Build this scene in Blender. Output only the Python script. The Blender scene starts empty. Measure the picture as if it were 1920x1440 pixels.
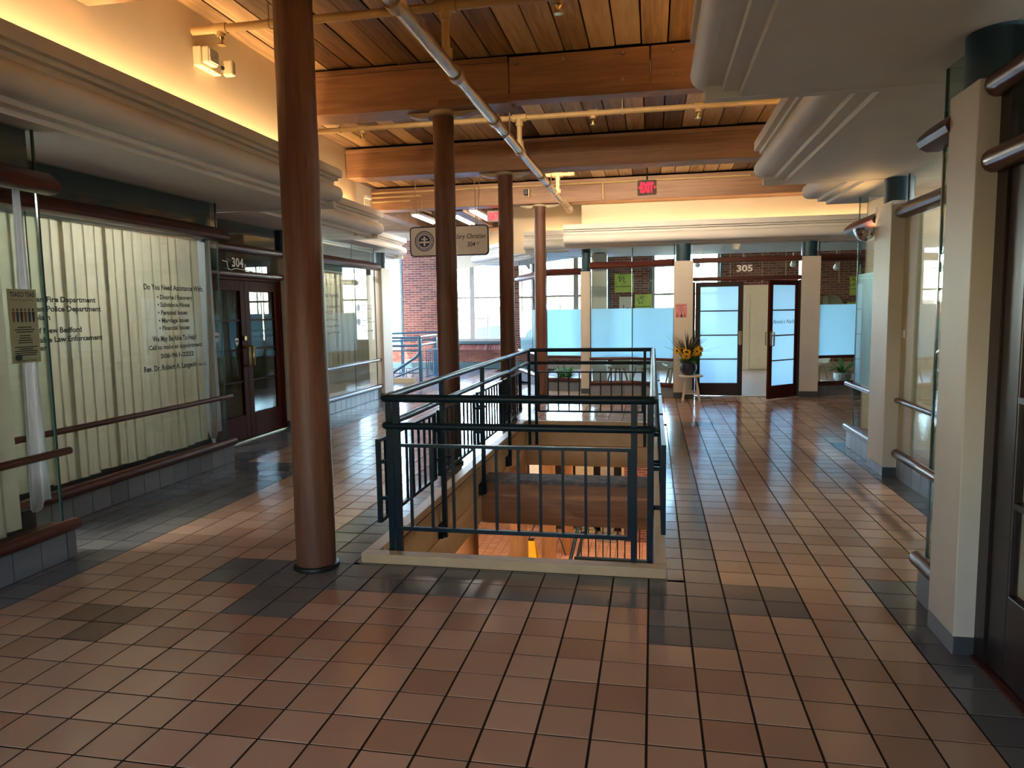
import bpy, math, random
from mathutils import Vector, Matrix
random.seed(7)
T = 0.203            # one floor tile (8 inch quarry tile and joint); all layout below is in tiles
S = bpy.context.scene
COL = S.collection

# ------------------------------------------------------------------ camera
def setup_camera():
    f, pitch, yaw, roll = 1358.39, -0.10061, -0.19268, -0.01505
    cd = bpy.data.cameras.new('camera'); cam = bpy.data.objects.new('camera', cd); COL.objects.link(cam)
    fw = Vector((math.sin(yaw), math.cos(yaw), 0)); rt = Vector((math.cos(yaw), -math.sin(yaw), 0)); up = Vector((0, 0, 1))
    F = fw*math.cos(pitch)+up*math.sin(pitch); U = up*math.cos(pitch)-fw*math.sin(pitch)
    R2 = rt*math.cos(roll)+U*math.sin(roll); U2 = U*math.cos(roll)-rt*math.sin(roll)
    m = Matrix((R2, U2, -F)).transposed().to_4x4()
    m.translation = Vector((0.0823, -19.4354, 7.7373))*T
    cam.matrix_world = m
    cd.sensor_width = 36; cd.sensor_fit = 'HORIZONTAL'; cd.lens = f/1920*36
    cd.clip_start = 0.05; cd.clip_end = 2000
    S.camera = cam
setup_camera()

# ------------------------------------------------------------------ sky, sun, exposure
W = bpy.data.worlds.new('sky'); S.world = W; W.use_nodes = True
nt = W.node_tree; nt.nodes.clear()
sky = nt.nodes.new('ShaderNodeTexSky'); sky.sky_type = 'NISHITA'; sky.sun_disc = False
sky.sun_elevation = math.radians(42); sky.sun_rotation = math.radians(200); sky.altitude = 10; sky.air_density = 1.0; sky.dust_density = 1.2; sky.ozone_density = 2.0
bg = nt.nodes.new('ShaderNodeBackground'); bg.inputs['Strength'].default_value = 1.2
wo = nt.nodes.new('ShaderNodeOutputWorld')
nt.links.new(sky.outputs[0], bg.inputs[0]); nt.links.new(bg.outputs[0], wo.inputs[0])
sd = bpy.data.lights.new('sun', 'SUN'); sd.energy = 2.2; sd.angle = 0.009; sd.color = (1, .95, .86)
so = bpy.data.objects.new('sun', sd); COL.objects.link(so)
so.rotation_euler = (math.radians(48), 0, math.radians(-20))      # from behind the building, towards +y
vs = S.view_settings
vs.view_transform = 'Standard'; vs.look = 'None'; vs.gamma = 1.0; vs.use_curve_mapping = False; vs.exposure = 3.0
S.cycles.transparent_max_bounces = 14; S.cycles.light_sampling_threshold = 0.03
S.cycles.use_adaptive_sampling = True; S.cycles.adaptive_threshold = 0.03; S.cycles.adaptive_min_samples = 32
S.cycles.max_bounces = 7; S.cycles.diffuse_bounces = 5; S.cycles.glossy_bounces = 3
S.cycles.sample_clamp_indirect = 8.0
S.cycles.caustics_reflective = False; S.cycles.caustics_refractive = False

# ------------------------------------------------------------------ materials
def newmat(name):
    m = bpy.data.materials.new(name); m.use_nodes = True
    t = m.node_tree; b = t.nodes['Principled BSDF']
    return m, t, b
def N(t, kind, **kw):
    n = t.nodes.new(kind)
    for k, v in kw.items(): setattr(n, k, v)
    return n
def ramp(t, fac, stops):
    r = N(t, 'ShaderNodeValToRGB'); cr = r.color_ramp
    while len(cr.elements) < len(stops): cr.elements.new(0.5)
    for e, (p, c) in zip(cr.elements, stops):
        e.position = p; e.color = (*c, 1)
    t.links.new(fac, r.inputs[0]); return r.outputs[0]
def noise(t, vec, scale, detail=3, rough=.55, dist=0):
    n = N(t, 'ShaderNodeTexNoise'); n.inputs['Scale'].default_value = scale; n.inputs['Detail'].default_value = detail
    n.inputs['Roughness'].default_value = rough; n.inputs['Distortion'].default_value = dist
    if vec is not None: t.links.new(vec, n.inputs['Vector'])
    return n.outputs[0]
def coords(t, scale=(1, 1, 1), rnd=False):
    tc = N(t, 'ShaderNodeTexCoord'); mp = N(t, 'ShaderNodeMapping'); mp.inputs['Scale'].default_value = scale
    t.links.new(tc.outputs['Object'], mp.inputs['Vector'])
    if rnd:
        oi = N(t, 'ShaderNodeObjectInfo'); mm = N(t, 'ShaderNodeMath', operation='MULTIPLY'); mm.inputs[1].default_value = 37.0
        t.links.new(oi.outputs['Random'], mm.inputs[0])
        cx = N(t, 'ShaderNodeCombineXYZ'); 
        for i in range(3): t.links.new(mm.outputs[0], cx.inputs[i])
        t.links.new(cx.outputs[0], mp.inputs['Location'])
    return mp.outputs[0]
def bump(t, b, h, strength=.2, dist=.01):
    n = N(t, 'ShaderNodeBump'); n.inputs['Strength'].default_value = strength; n.inputs['Distance'].default_value = dist
    t.links.new(h, n.inputs['Height']); t.links.new(n.outputs[0], b.inputs['Normal'])
def plain(name, c, rough=.5, metal=0, var=.12, scale=6, bmp=0, spec=.5, coat=0):
    m, t, b = newmat(name)
    v = noise(t, coords(t), scale)
    lo = tuple(x*(1-var) for x in c); hi = tuple(min(1, x*(1+var)) for x in c)
    t.links.new(ramp(t, v, [(.3, lo), (.7, hi)]), b.inputs['Base Color'])
    b.inputs['Roughness'].default_value = rough; b.inputs['Metallic'].default_value = metal
    b.inputs['Specular IOR Level'].default_value = spec; b.inputs['Coat Weight'].default_value = coat
    if bmp: bump(t, b, noise(t, coords(t), scale*12), bmp)
    return m
def emit(name, c, s):
    m, t, b = newmat(name)
    b.inputs['Base Color'].default_value = (*[min(1, x) for x in c], 1)
    b.inputs['Emission Color'].default_value = (*c, 1); b.inputs['Emission Strength'].default_value = s
    if s < 3: m.cycles.emission_sampling = 'NONE'      # faint glow: lit by chance only
    return m
def wood(name, stops, axis, rnd=True, rough=.5, spread=.55, gs=1.0, bmp=.15, coat=0, spec=.5):
    """grain runs along axis; colour differs from piece to piece"""
    m, t, b = newmat(name)
    sc = [9*gs]*3; sc[axis] = .55*gs
    co = coords(t, sc, rnd)
    g = noise(t, co, 1.6, 6, .62, 1.2)
    big = noise(t, coords(t, [s*.22 for s in sc], rnd), 1.3, 3)
    mx = N(t, 'ShaderNodeMix', data_type='FLOAT'); mx.inputs[0].default_value = .45
    t.links.new(g, mx.inputs[2]); t.links.new(big, mx.inputs[3]); v = mx.outputs[0]
    if rnd:
        oi = N(t, 'ShaderNodeObjectInfo'); ma = N(t, 'ShaderNodeMath', operation='MULTIPLY_ADD')
        ma.inputs[1].default_value = spread; ma.inputs[2].default_value = -spread*.5
        t.links.new(oi.outputs['Random'], ma.inputs[0])
        ad = N(t, 'ShaderNodeMath', operation='ADD'); t.links.new(v, ad.inputs[0]); t.links.new(ma.outputs[0], ad.inputs[1]); v = ad.outputs[0]
    t.links.new(ramp(t, v, stops), b.inputs['Base Color'])
    b.inputs['Roughness'].default_value = rough; b.inputs['Coat Weight'].default_value = coat; b.inputs['Specular IOR Level'].default_value = spec
    bump(t, b, g, bmp, .008)
    return m
def pieces(name, stops, rough, island=False, scale=7, bmp=.06, fine=.18, spec=.5):
    """colour differs per piece: per object, or per island of a joined mesh"""
    m, t, b = newmat(name)
    if island:
        r = N(t, 'ShaderNodeNewGeometry').outputs['Random Per Island']
    else:
        r = N(t, 'ShaderNodeObjectInfo').outputs['Random']
    v = noise(t, coords(t, rnd=not island), scale, 4)
    ma = N(t, 'ShaderNodeMath', operation='MULTIPLY_ADD'); ma.inputs[1].default_value = fine; 
    sb = N(t, 'ShaderNodeMath', operation='SUBTRACT'); t.links.new(r, sb.inputs[0]); sb.inputs[1].default_value = fine*.5
    t.links.new(v, ma.inputs[0]); t.links.new(sb.outputs[0], ma.inputs[2])
    t.links.new(ramp(t, ma.outputs[0], stops), b.inputs['Base Color'])
    b.inputs['Specular IOR Level'].default_value = spec
    b.inputs['Roughness'].default_value = rough
    if bmp: bump(t, b, noise(t, coords(t), scale*5), bmp, .004)
    return m
def fres(t, ior):
    """the same reflectance from either face of a pane"""
    fr = N(t, 'ShaderNodeFresnel'); g = N(t, 'ShaderNodeNewGeometry'); mr_ = N(t, 'ShaderNodeMapRange')
    mr_.inputs['To Min'].default_value = ior; mr_.inputs['To Max'].default_value = 1/ior
    t.links.new(g.outputs['Backfacing'], mr_.inputs['Value']); t.links.new(mr_.outputs[0], fr.inputs[0]); return fr
def glassmat(name, tint=(.93, .97, .95), ior=1.5, rough=0.0, refl=1.0):
    m = bpy.data.materials.new(name); m.use_nodes = True; t = m.node_tree; t.nodes.clear()
    tr = N(t, 'ShaderNodeBsdfTransparent'); tr.inputs[0].default_value = (*tint, 1)
    gl = N(t, 'ShaderNodeBsdfGlossy'); gl.inputs['Roughness'].default_value = rough; gl.inputs[0].default_value = (refl, refl, refl, 1)
    fr = fres(t, ior)
    mx = N(t, 'ShaderNodeMixShader'); o = N(t, 'ShaderNodeOutputMaterial')
    t.links.new(fr.outputs[0], mx.inputs[0]); t.links.new(tr.outputs[0], mx.inputs[1]); t.links.new(gl.outputs[0], mx.inputs[2]); t.links.new(mx.outputs[0], o.inputs[0])
    return m
def clothmat(name, c, k):
    m = bpy.data.materials.new(name); m.use_nodes = True; t = m.node_tree; t.nodes.clear()
    tl = N(t, 'ShaderNodeBsdfTranslucent'); df = N(t, 'ShaderNodeBsdfDiffuse'); col = ramp(t, noise(t, coords(t, (9, 9, 1)), 1.0), [(.3, tuple(x*.97 for x in c)), (.7, c)])
    t.links.new(col, tl.inputs[0]); t.links.new(col, df.inputs[0])
    a = N(t, 'ShaderNodeMixShader'); a.inputs[0].default_value = k; t.links.new(df.outputs[0], a.inputs[1]); t.links.new(tl.outputs[0], a.inputs[2])
    o = N(t, 'ShaderNodeOutputMaterial'); t.links.new(a.outputs[0], o.inputs[0]); return m
def frostmat(name, tint):
    m = bpy.data.materials.new(name); m.use_nodes = True; t = m.node_tree; t.nodes.clear()
    tl = N(t, 'ShaderNodeBsdfTranslucent'); df = N(t, 'ShaderNodeBsdfDiffuse'); tr = N(t, 'ShaderNodeBsdfTransparent')
    gl = N(t, 'ShaderNodeBsdfGlossy'); gl.inputs['Roughness'].default_value = .22
    v = noise(t, coords(t), 3)
    c = ramp(t, v, [(.3, tuple(x*.97 for x in tint)), (.7, tint)])
    t.links.new(c, tl.inputs[0]); df.inputs[0].default_value = (.75, .8, .82, 1); tr.inputs[0].default_value = (*tint, 1)
    a = N(t, 'ShaderNodeMixShader'); a.inputs[0].default_value = .12; t.links.new(tl.outputs[0], a.inputs[1]); t.links.new(df.outputs[0], a.inputs[2])
    b = N(t, 'ShaderNodeMixShader'); b.inputs[0].default_value = .10; t.links.new(a.outputs[0], b.inputs[1]); t.links.new(tr.outputs[0], b.inputs[2])
    fr = fres(t, 1.45)
    d = N(t, 'ShaderNodeMixShader'); t.links.new(fr.outputs[0], d.inputs[0]); t.links.new(b.outputs[0], d.inputs[1]); t.links.new(gl.outputs[0], d.inputs[2])
    o = N(t, 'ShaderNodeOutputMaterial'); t.links.new(d.outputs[0], o.inputs[0])
    return m

TAN = [(0, (.38, .222, .15)), (.35, (.43, .268, .185)), (.65, (.47, .30, .212)), (1, (.52, .34, .245))]
GREY = [(0, (.125, .125, .13)), (.5, (.155, .155, .158)), (1, (.18, .178, .175))]
M = dict(
    grout=plain('dark_grout', (.030, .018, .012), .9, spec=.1),
    tan=pieces('tan_quarry_tile', TAN, .16, fine=.06, bmp=0, scale=3),
    tan_i=pieces('tan_quarry_tile_field', TAN, .16, island=True, fine=.06, bmp=0, scale=3),
    brown=pieces('brown_quarry_tile', [(0, (.15, .085, .05)), (1, (.18, .10, .06))], .3),
    grey=pieces('grey_quarry_tile', GREY, .16, fine=.06, bmp=0, scale=3),
    grey_i=pieces('grey_quarry_tile_field', GREY, .16, island=True, fine=.06, bmp=0, scale=3),
    basetile=pieces('blue_grey_base_tile', [(0, (.17, .19, .22)), (.5, (.21, .235, .265)), (1, (.25, .27, .30))], .38),
    blocker=plain('dark_blocker_board', (.075, .085, .09), .6, var=.1),
    basedark=plain('dark_surface_shaded_tile', (.06, .07, .08), .4),
    plank=wood('ceiling_plank', [(.17, (.080, .043, .022)), (.36, (.22, .125, .058)), (.52, (.40, .245, .115)), (.66, (.58, .39, .20)), (.85, (.74, .55, .33))], 1, spread=.55, gs=1.3),
    beam=wood('timber_beam', [(.2, (.12, .056, .030)), (.42, (.23, .115, .060)), (.6, (.34, .18, .095)), (.85, (.48, .29, .165))], 0, spread=.14, gs=1.2),
    post=wood('round_timber', [(.2, (.040, .015, .009)), (.45, (.115, .043, .023)), (.62, (.18, .072, .037)), (.9, (.28, .135, .07))], 2, spread=.08, gs=2.2, bmp=.35),
    postlow=wood('pale_round_timber', [(.15, (.20, .09, .035)), (.5, (.36, .17, .07)), (.9, (.5, .26, .11))], 2, spread=.1, gs=2.2),
    dark_gap=plain('dark_void', (.012, .008, .006), .9),
    cream=plain('cream_wall_paint', (.60, .50, .36), .7, var=.04, scale=2, bmp=.03),
    soffit=plain('putty_bulkhead_paint', (.76, .74, .70), .55, var=.04, scale=2, bmp=.02),
    colpaint=plain('beige_column_paint', (.62, .57, .50), .5, var=.05, scale=2, bmp=.03),
    colshade=plain('cream_panel_paint', (.50, .46, .33), .5, var=.05, scale=2),
    navy=plain('navy_metal_sleeve', (.012, .050, .078), .42, var=.1),
    teal=plain('teal_trim_paint', (.045, .10, .12), .5, var=.1),
    mahog=wood('mahogany_rail', [(.2, (.035, .008, .005)), (.6, (.095, .022, .013)), (1, (.16, .04, .022))], 1, rnd=False, rough=.34, gs=2, bmp=.05, coat=.15),
    mahogx=wood('mahogany_rail_cross', [(.2, (.035, .008, .005)), (.6, (.085, .02, .012)), (1, (.15, .04, .022))], 0, rnd=False, rough=.34, gs=2, bmp=.05, coat=.15),
    door=wood('mahogany_door', [(.2, (.030, .007, .005)), (.6, (.085, .018, .011)), (1, (.14, .032, .018))], 2, rnd=False, rough=.6, gs=2, bmp=.06, spec=.06),
    darkdoor=plain('espresso_door', (.022, .012, .012), .35, var=.2),
    glass=glassmat('shop_glass', (.90, .95, .93), refl=.5),
    glassedge=plain('green_glass_edge', (.035, .075, .065), .15, var=.1),
    winglass=glassmat('window_glass', (.97, .99, .98)),
    frost=frostmat('frosted_film', (.70, .89, 1.0)),
    blind=clothmat('ivory_blind_fabric', (.66, .63, .55), .5),
    sheer=clothmat('white_sheer_cloth', (.88, .88, .92), .5),
    rail=plain('blue_black_rail_paint', (.004, .016, .026), .4, var=.15, spec=.2),
    railblue=plain('blue_rail_paint', (.035, .11, .19), .35, var=.15, coat=.2),
    curb=plain('beige_curb_paint', (.58, .42, .24), .5, var=.08),
    pipe=plain('gold_painted_pipe', (.50, .34, .15), .35, var=.08),
    silver=plain('brushed_silver_pipe', (.50, .40, .28), .3, metal=.85, var=.08),
    chrome=plain('polished_chrome', (.75, .73, .68), .08, metal=1, var=.02),
    brass=plain('aged_brass', (.55, .40, .16), .28, metal=1, var=.1),
    iron=plain('cream_painted_iron', (.42, .34, .22), .5, var=.1),
    white=plain('white_paint', (.72, .72, .70), .45, var=.03),
    offwhite=plain('warm_white_plastic', (.70, .62, .44), .4, var=.03),
    winframe=plain('off_white_window_paint', (.40, .38, .34), .5, var=.05),
    black=plain('black_vinyl', (.008, .008, .009), .5, var=.1),
    blackprint=plain('black_lettering', (.012, .012, .014), .6, var=.1),
    whiteprint=plain('white_lettering', (.78, .78, .76), .5, var=.03),
    blueprint=plain('navy_print', (.03, .05, .16), .5, var=.2),
    redprint=plain('brown_red_print', (.35, .10, .06), .6, var=.1),
    signface=plain('pale_grey_sign_face', (.78, .76, .73), .4, var=.03),
    brick=pieces('red_brick', [(0, (.075, .022, .016)), (.4, (.125, .034, .023)), (.8, (.18, .052, .034)), (1, (.22, .085, .062))], .8, fine=.2, bmp=.4),
    brick_i=pieces('red_brick_field', [(0, (.075, .022, .016)), (.4, (.125, .034, .023)), (.8, (.18, .052, .034)), (1, (.22, .085, .062))], .8, island=True, fine=.2, bmp=.4),
    mortar=plain('pale_mortar', (.33, .27, .24), .9, var=.15, scale=20),
    tubeglow=emit('warm_tube_glow', (1, .72, .42), 1.5),
    tube=emit('fluorescent_glow', (1, .93, .8), 2.2),
    lowlamp=emit('lower_fill_glow', (1, .74, .50), 48),
    spotglow=emit('spot_lamp_glow', (1, .80, .55), 45),
    sconceglow=emit('sconce_bulb_glow', (1, .58, .22), 45),
    redglow=emit('red_exit_glow', (1, .01, .03), .55),
    exitface=plain('grey_exit_face', (.36, .34, .30), .5, var=.05),
    lens=plain('frosted_lamp_lens', (.75, .74, .68), .15, var=.25, scale=60, bmp=.6),
    papera=clothmat('ivory_paper', (.85, .80, .66), .35),
    pink=plain('pink_paper', (.60, .26, .28), .7, var=.15, scale=14),
    leaf=clothmat('green_leaf', (.11, .24, .06), .4),
    leafdark=plain('bronze_green_leaf', (.075, .075, .045), .5, var=.3, scale=20),
    petal=clothmat('yellow_petal', (.95, .56, .04), .45),
    seed=plain('dark_flower_centre', (.035, .015, .01), .8),
    pot=plain('glazed_dark_blue_pot', (.02, .02, .05), .15, var=.3, coat=.6),
    silverpot=plain('hammered_silver_pot', (.6, .6, .58), .25, metal=.8, var=.4, scale=40, bmp=.6),
    soil=plain('potting_soil', (.03, .02, .012), .95),
    stool=plain('white_stool_paint', (.66, .62, .55), .5, var=.05),
    chairwhite=plain('white_chair_shell', (.72, .70, .62), .4, var=.03),
    legwood=plain('pale_beech_leg', (.42, .28, .15), .5, var=.1),
    lime=plain('lime_green_canvas', (.42, .55, .10), .6, var=.25, scale=3),
    limedark=plain('dark_bamboo_print', (.05, .12, .04), .6, var=.3, scale=20),
    mirror=plain('mirror_glass', (.8, .8, .8), .02, metal=1, var=.01),
    woodfloor=wood('grey_oak_floor', [(.2, (.22, .17, .12)), (.6, (.38, .31, .23)), (1, (.48, .41, .32))], 1, gs=1.2, rough=.35),
    doorcream=plain('cream_door_paint', (.60, .56, .42), .45, var=.03),
    yellow=plain('yellow_plastic', (.85, .52, .01), .4, var=.05),
    greybeam=plain('weathered_grey_timber', (.13, .12, .12), .8, var=.5, scale=12, bmp=.5),
    lowtile=pieces('salmon_floor_tile', [(0, (.42, .20, .13)), (1, (.52, .27, .17))], .35, island=True),
    ext_roof=plain('blue_metal_roof', (.018, .055, .17), .35, var=.1),
    ext_brick=plain('distant_brick', (.11, .04, .028), .8, var=.15),
    ext_pale=plain('distant_stucco', (.15, .12, .10), .8, var=.15),
    ext_leaf=plain('distant_foliage', (.030, .055, .010), .8, var=.5, scale=2),
    ext_ground=plain('distant_ground', (.07, .065, .06), .9, var=.2, scale=.2),
    concrete=plain('concrete_slab', (.28, .25, .21), .8),
)

# ------------------------------------------------------------------ mesh helpers (tile units)
class MB:
    """collects geometry; frame maps local (s, o, z) to the plan"""
    def __init__(s, frame=None): s.v = []; s.f = []; s.fr = frame
    def P(s, p):
        if s.fr is None: return Vector(p)
        o, a, n = s.fr
        return Vector((o[0]+a[0]*p[0]+n[0]*p[1], o[1]+a[1]*p[0]+n[1]*p[1], p[2]))
    def add(s, vs, fs):
        b = len(s.v); s.v += [s.P(v) for v in vs]; s.f += [[i+b for i in f] for f in fs]
    def box(s, x0, x1, y0, y1, z0, z1):
        s.add([(x, y, z) for x in (x0, x1) for y in (y0, y1) for z in (z0, z1)],
              [(0, 1, 3, 2), (4, 6, 7, 5), (0, 4, 5, 1), (2, 3, 7, 6), (0, 2, 6, 4), (1, 5, 7, 3)]); return s
    def prism(s, prof, a, b, axis=0):
        """prof: polygon in the two other axes; extruded from a to b along axis"""
        n = len(prof)
        def mk(p, t):
            q = list(p); q.insert(axis, t); return tuple(q)
        s.add([mk(p, a) for p in prof]+[mk(p, b) for p in prof],
              [tuple(range(n))[::-1], tuple(range(n, 2*n))]+[(i, (i+1) % n, n+(i+1) % n, n+i) for i in range(n)]); return s
    def tube(s, path, r, seg=10, cap=True, taper=None):
        path = [Vector(p) for p in path]; rings = []
        up = None
        for i, p in enumerate(path):
            d = (path[min(i+1, len(path)-1)]-path[max(i-1, 0)]).normalized()
            if up is None: up = Vector((0, 0, 1)) if abs(d.z) < .9 else Vector((1, 0, 0))
            x = d.cross(up).normalized(); y = x.cross(d).normalized(); up = y
            rr = r if taper is None else taper[i]
            rings.append([p+(x*math.cos(k*2*math.pi/seg)+y*math.sin(k*2*math.pi/seg))*rr for k in range(seg)])
        vs = [v for q in rings for v in q]; fs = []
        for i in range(len(rings)-1):
            for k in range(seg):
                fs.append((i*seg+k, i*seg+(k+1) % seg, (i+1)*seg+(k+1) % seg, (i+1)*seg+k))
        if cap: fs += [tuple(range(seg))[::-1], tuple(range(len(vs)-seg, len(vs)))]
        s.add(vs, fs); return s
    def bar(s, a, b, w, h=None):
        """square bar from a to b"""
        h = h or w; a = Vector(a); b = Vector(b); d = (b-a).normalized()
        up = Vector((0, 0, 1)) if abs(d.z) < .9 else Vector((0, 1, 0))
        x = d.cross(up).normalized()*w/2; y = x.normalized().cross(d).normalized()*h/2
        s.add([p+i*x+j*y for p in (a, b) for i, j in ((-1, -1), (1, -1), (1, 1), (-1, 1))],
              [(3, 2, 1, 0), (4, 5, 6, 7), (0, 1, 5, 4), (1, 2, 6, 5), (2, 3, 7, 6), (3, 0, 4, 7)]); return s
    def lathe(s, c, prof, seg=20, axis='z'):
        vs = []; n = len(prof)
        for r, z in prof:
            for k in range(seg):
                a = k*2*math.pi/seg; vs.append((c[0]+r*math.cos(a), c[1]+r*math.sin(a), c[2]+z))
        fs = [(i*seg+k, i*seg+(k+1) % seg, (i+1)*seg+(k+1) % seg, (i+1)*seg+k) for i in range(n-1) for k in range(seg)]
        fs += [tuple(range(seg))[::-1], tuple(range((n-1)*seg, n*seg))]
        s.add(vs, fs); return s
    def leafblade(s, base, d, length, width, droop, seg=4, thick=.012):
        d = Vector(d).normalized(); side = d.cross(Vector((0, 0, 1)))
        side = side.normalized() if side.length > .01 else Vector((1, 0, 0))
        vs = []; 
        for i in range(seg+1):
            u = i/seg; p = Vector(base)+d*length*u-Vector((0, 0, 1))*droop*u*u
            w = width*(math.sin(math.pi*min(1, u*.85+.12)))*.5 if i < seg else width*.04
            vs += [p-side*w, p+Vector((0, 0, thick)), p+side*w]
        fs = []
        for i in range(seg):
            a = i*3; fs += [(a, a+1, a+4, a+3), (a+1, a+2, a+5, a+4)]
        s.add(vs, fs); return s
    def blob(s, c, r, sub=0, squash=1, jit=.2, rnd=random):
        import bmesh
        bm = bmesh.new(); bmesh.ops.create_icosphere(bm, subdivisions=2+sub, radius=1)
        vs = [Vector(c)+Vector((v.co.x*r, v.co.y*r, v.co.z*r*squash))*(1+rnd.uniform(-jit, jit)) for v in bm.verts]
        fs = [[v.index for v in f.verts] for f in bm.faces]; bm.free()
        s.add(vs, fs); return s

WLOC = {}
def mesh_from(mb, org):
    me = bpy.data.meshes.new('m'); me.from_pydata([tuple(v*T-org) for v in mb.v], [], mb.f); me.validate(); me.update(); return me
def tag(o, label=None, cat=None, group=None, kind=None):
    if label: o['label'] = label
    if cat: o['category'] = cat
    if group: o['group'] = group
    if kind: o['kind'] = kind
    return o
def thing(name, label, cat, loc=(0, 0, 0), group=None, kind=None):
    o = bpy.data.objects.new(name, None); COL.objects.link(o); o.empty_display_size = .1
    o.location = Vector(loc)*T; WLOC[o.name] = Vector(loc)*T
    return tag(o, label, cat, group, kind)
def part(name, mb, mat, parent=None, smooth=False, bevel=0, label=None, origin=None):
    org = WLOC[parent.name] if parent is not None else (Vector(origin)*T if origin is not None else Vector((0, 0, 0)))
    me = mesh_from(mb, org); me.name = name
    o = bpy.data.objects.new(name, me); COL.objects.link(o)
    me.materials.append(M[mat] if isinstance(mat, str) else mat)
    if smooth:
        for p in me.polygons: p.use_smooth = True
        me.set_sharp_from_angle(angle=math.radians(40))
    if parent is not None: o.parent = parent
    elif origin is not None: o.location = org
    WLOC[o.name] = org
    if bevel:
        b = o.modifiers.new('edge', 'BEVEL'); b.width = bevel*T; b.segments = 2; b.limit_method = 'ANGLE'; b.angle_limit = math.radians(50)
    if label: o['label'] = label
    return o
def solo(name, mb, mat, label, cat, group=None, kind=None, smooth=False, bevel=0, origin=None):
    return tag(part(name, mb, mat, None, smooth, bevel, origin=origin), label, cat, group, kind)
def inst(src, loc, parent, name=None):
    """a copy of one piece sharing its mesh, moved by loc (tiles)"""
    o = src.copy(); COL.objects.link(o); o.parent = parent; o.location = src.location+Vector(loc)*T
    if name: o.name = name
    WLOC[o.name] = WLOC[src.name]; return o
def copy_tree(src, loc, parent=None, label=None, rotz=0):
    o = src.copy(); COL.objects.link(o); o.parent = parent
    if parent is None:
        o.location = Vector(loc)*T; o.rotation_euler.z = rotz
        WLOC[o.name] = Vector(loc)*T
        if label: o['label'] = label
    for c in list(src.children): copy_tree(c, loc, o)
    return o
BOX = MB().box
def B(x0, x1, y0, y1, z0, z1): return MB().box(x0, x1, y0, y1, z0, z1)

def text(s, size, frame, z, mat, parent, name='lettering', width=None, mirror=False, shear=0, bold=0, align='LEFT', depth=.01, s0=0):
    """flat lettering: frame=(origin, along, out); s0 start along, z baseline, size = cap height (tiles)"""
    cu = bpy.data.curves.new('t', 'FONT'); cu.body = s; cu.size = 1; cu.offset = bold; cu.shear = shear; cu.resolution_u = 3; cu.align_x = 'LEFT'
    ob = bpy.data.objects.new('t', cu); COL.objects.link(ob)
    dg = bpy.context.evaluated_depsgraph_get(); me = ob.evaluated_get(dg).to_mesh()
    vs = [v.co.copy() for v in me.vertices]; fs = [list(p.vertices) for p in me.polygons]
    ob.evaluated_get(dg).to_mesh_clear(); bpy.data.objects.remove(ob); bpy.data.curves.remove(cu)
    if not vs: return None
    mnx = min(v.x for v in vs); mxx = max(v.x for v in vs); k = size/.70
    kx = k if width is None else width/(mxx-mnx)
    w = (mxx-mnx)*kx
    if align == 'CENTER': s0 = s0-w/2
    mb = MB(frame); out = []
    for v in vs:
        x = (v.x-mnx)*kx
        if mirror: x = w-x
        out.append((s0+x, depth, z+v.y*k))
    mb.add(out, fs)
    return part(name, mb, mat, parent)

def strip(p0, p1, d, E, color, parent, w=.19):
    """the light of a lamp tube: a thin strip from p0 to p1 (tiles) shining along d with radiance E"""
    p0 = Vector(p0); p1 = Vector(p1); L = (p1-p0).length
    ld = bpy.data.lights.new('tube_light', 'AREA'); ld.shape = 'RECTANGLE'; ld.size = L*T; ld.size_y = w*T
    ld.energy = math.pi*E*w*L*T*T; ld.color = color
    o = bpy.data.objects.new('tube_light', ld); COL.objects.link(o)
    z = -Vector(d).normalized(); x = (p1-p0).normalized(); x = (x-z*x.dot(z)).normalized(); y = z.cross(x)
    m = Matrix((x, y, z)).transposed().to_4x4(); m.translation = (p0+p1)/2*T - WLOC[parent.name]
    o.parent = parent; o.matrix_local = m
    return o
# ================================================================== SETTING
# ---- floor: slab with a stair opening, tiles as pieces
OX0, OX1, OY0, OY1 = -8.35, .15, 1.55, 28.6           # opening
def in_open(x0, x1, y0, y1): return x1 > OX0-.45 and x0 < OX1+.35 and y1 > OY0-.35 and y0 < OY1+.3
fl = MB()
XA, XB, YA, YB = -40, 34, -30, 76
for x0, x1, y0, y1 in ((XA, OX0, YA, YB), (OX1, XB, YA, YB), (OX0, OX1, YA, OY0), (OX0, OX1, OY1, YB)):
    fl.box(x0, x1, y0, y1, -.55, -.014)
floor = solo('floor', fl, 'grout', 'glazed quarry tile floor of the upper hall with dark joints', 'floor', kind='structure')
def tile_mesh(w=.950, h=.06):
    a = (1-w)/2; lo, hi = a, 1-a
    mb = MB()
    mb.add([(lo, lo, -h), (hi, lo, -h), (hi, hi, -h), (lo, hi, -h), (lo, lo, 0), (hi, lo, 0), (hi, hi, 0), (lo, hi, 0)],
           [(0, 1, 5, 4), (1, 2, 6, 5), (2, 3, 7, 6), (3, 0, 4, 7), (4, 5, 6, 7)])
    return mb
def tile_kind(i, j):
    x, y = i+.5, j+.5
    if -15 < x < -13 and -5 < y < -3: return 'brown'
    if x < -17 and y < 15: return 'grey'
    if x < -21 and y >= 15: return 'grey'
    if -1 < y < 1 and -13 < x < 4: return 'grey'
    if -3 < y < -1 and (-11 < x < -9 or 0 < x < 2): return 'grey'
    if 1 < y < 31 and (-11 < x < -9 or 0 < x < 2): return 'grey'
    if 29 < y < 31 and -13 < x < 4: return 'grey'
    if y < 2 and x > 6: return 'grey'
    if x > 10 and 2 < y < 24: return 'grey'
    return 'tan'
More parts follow.
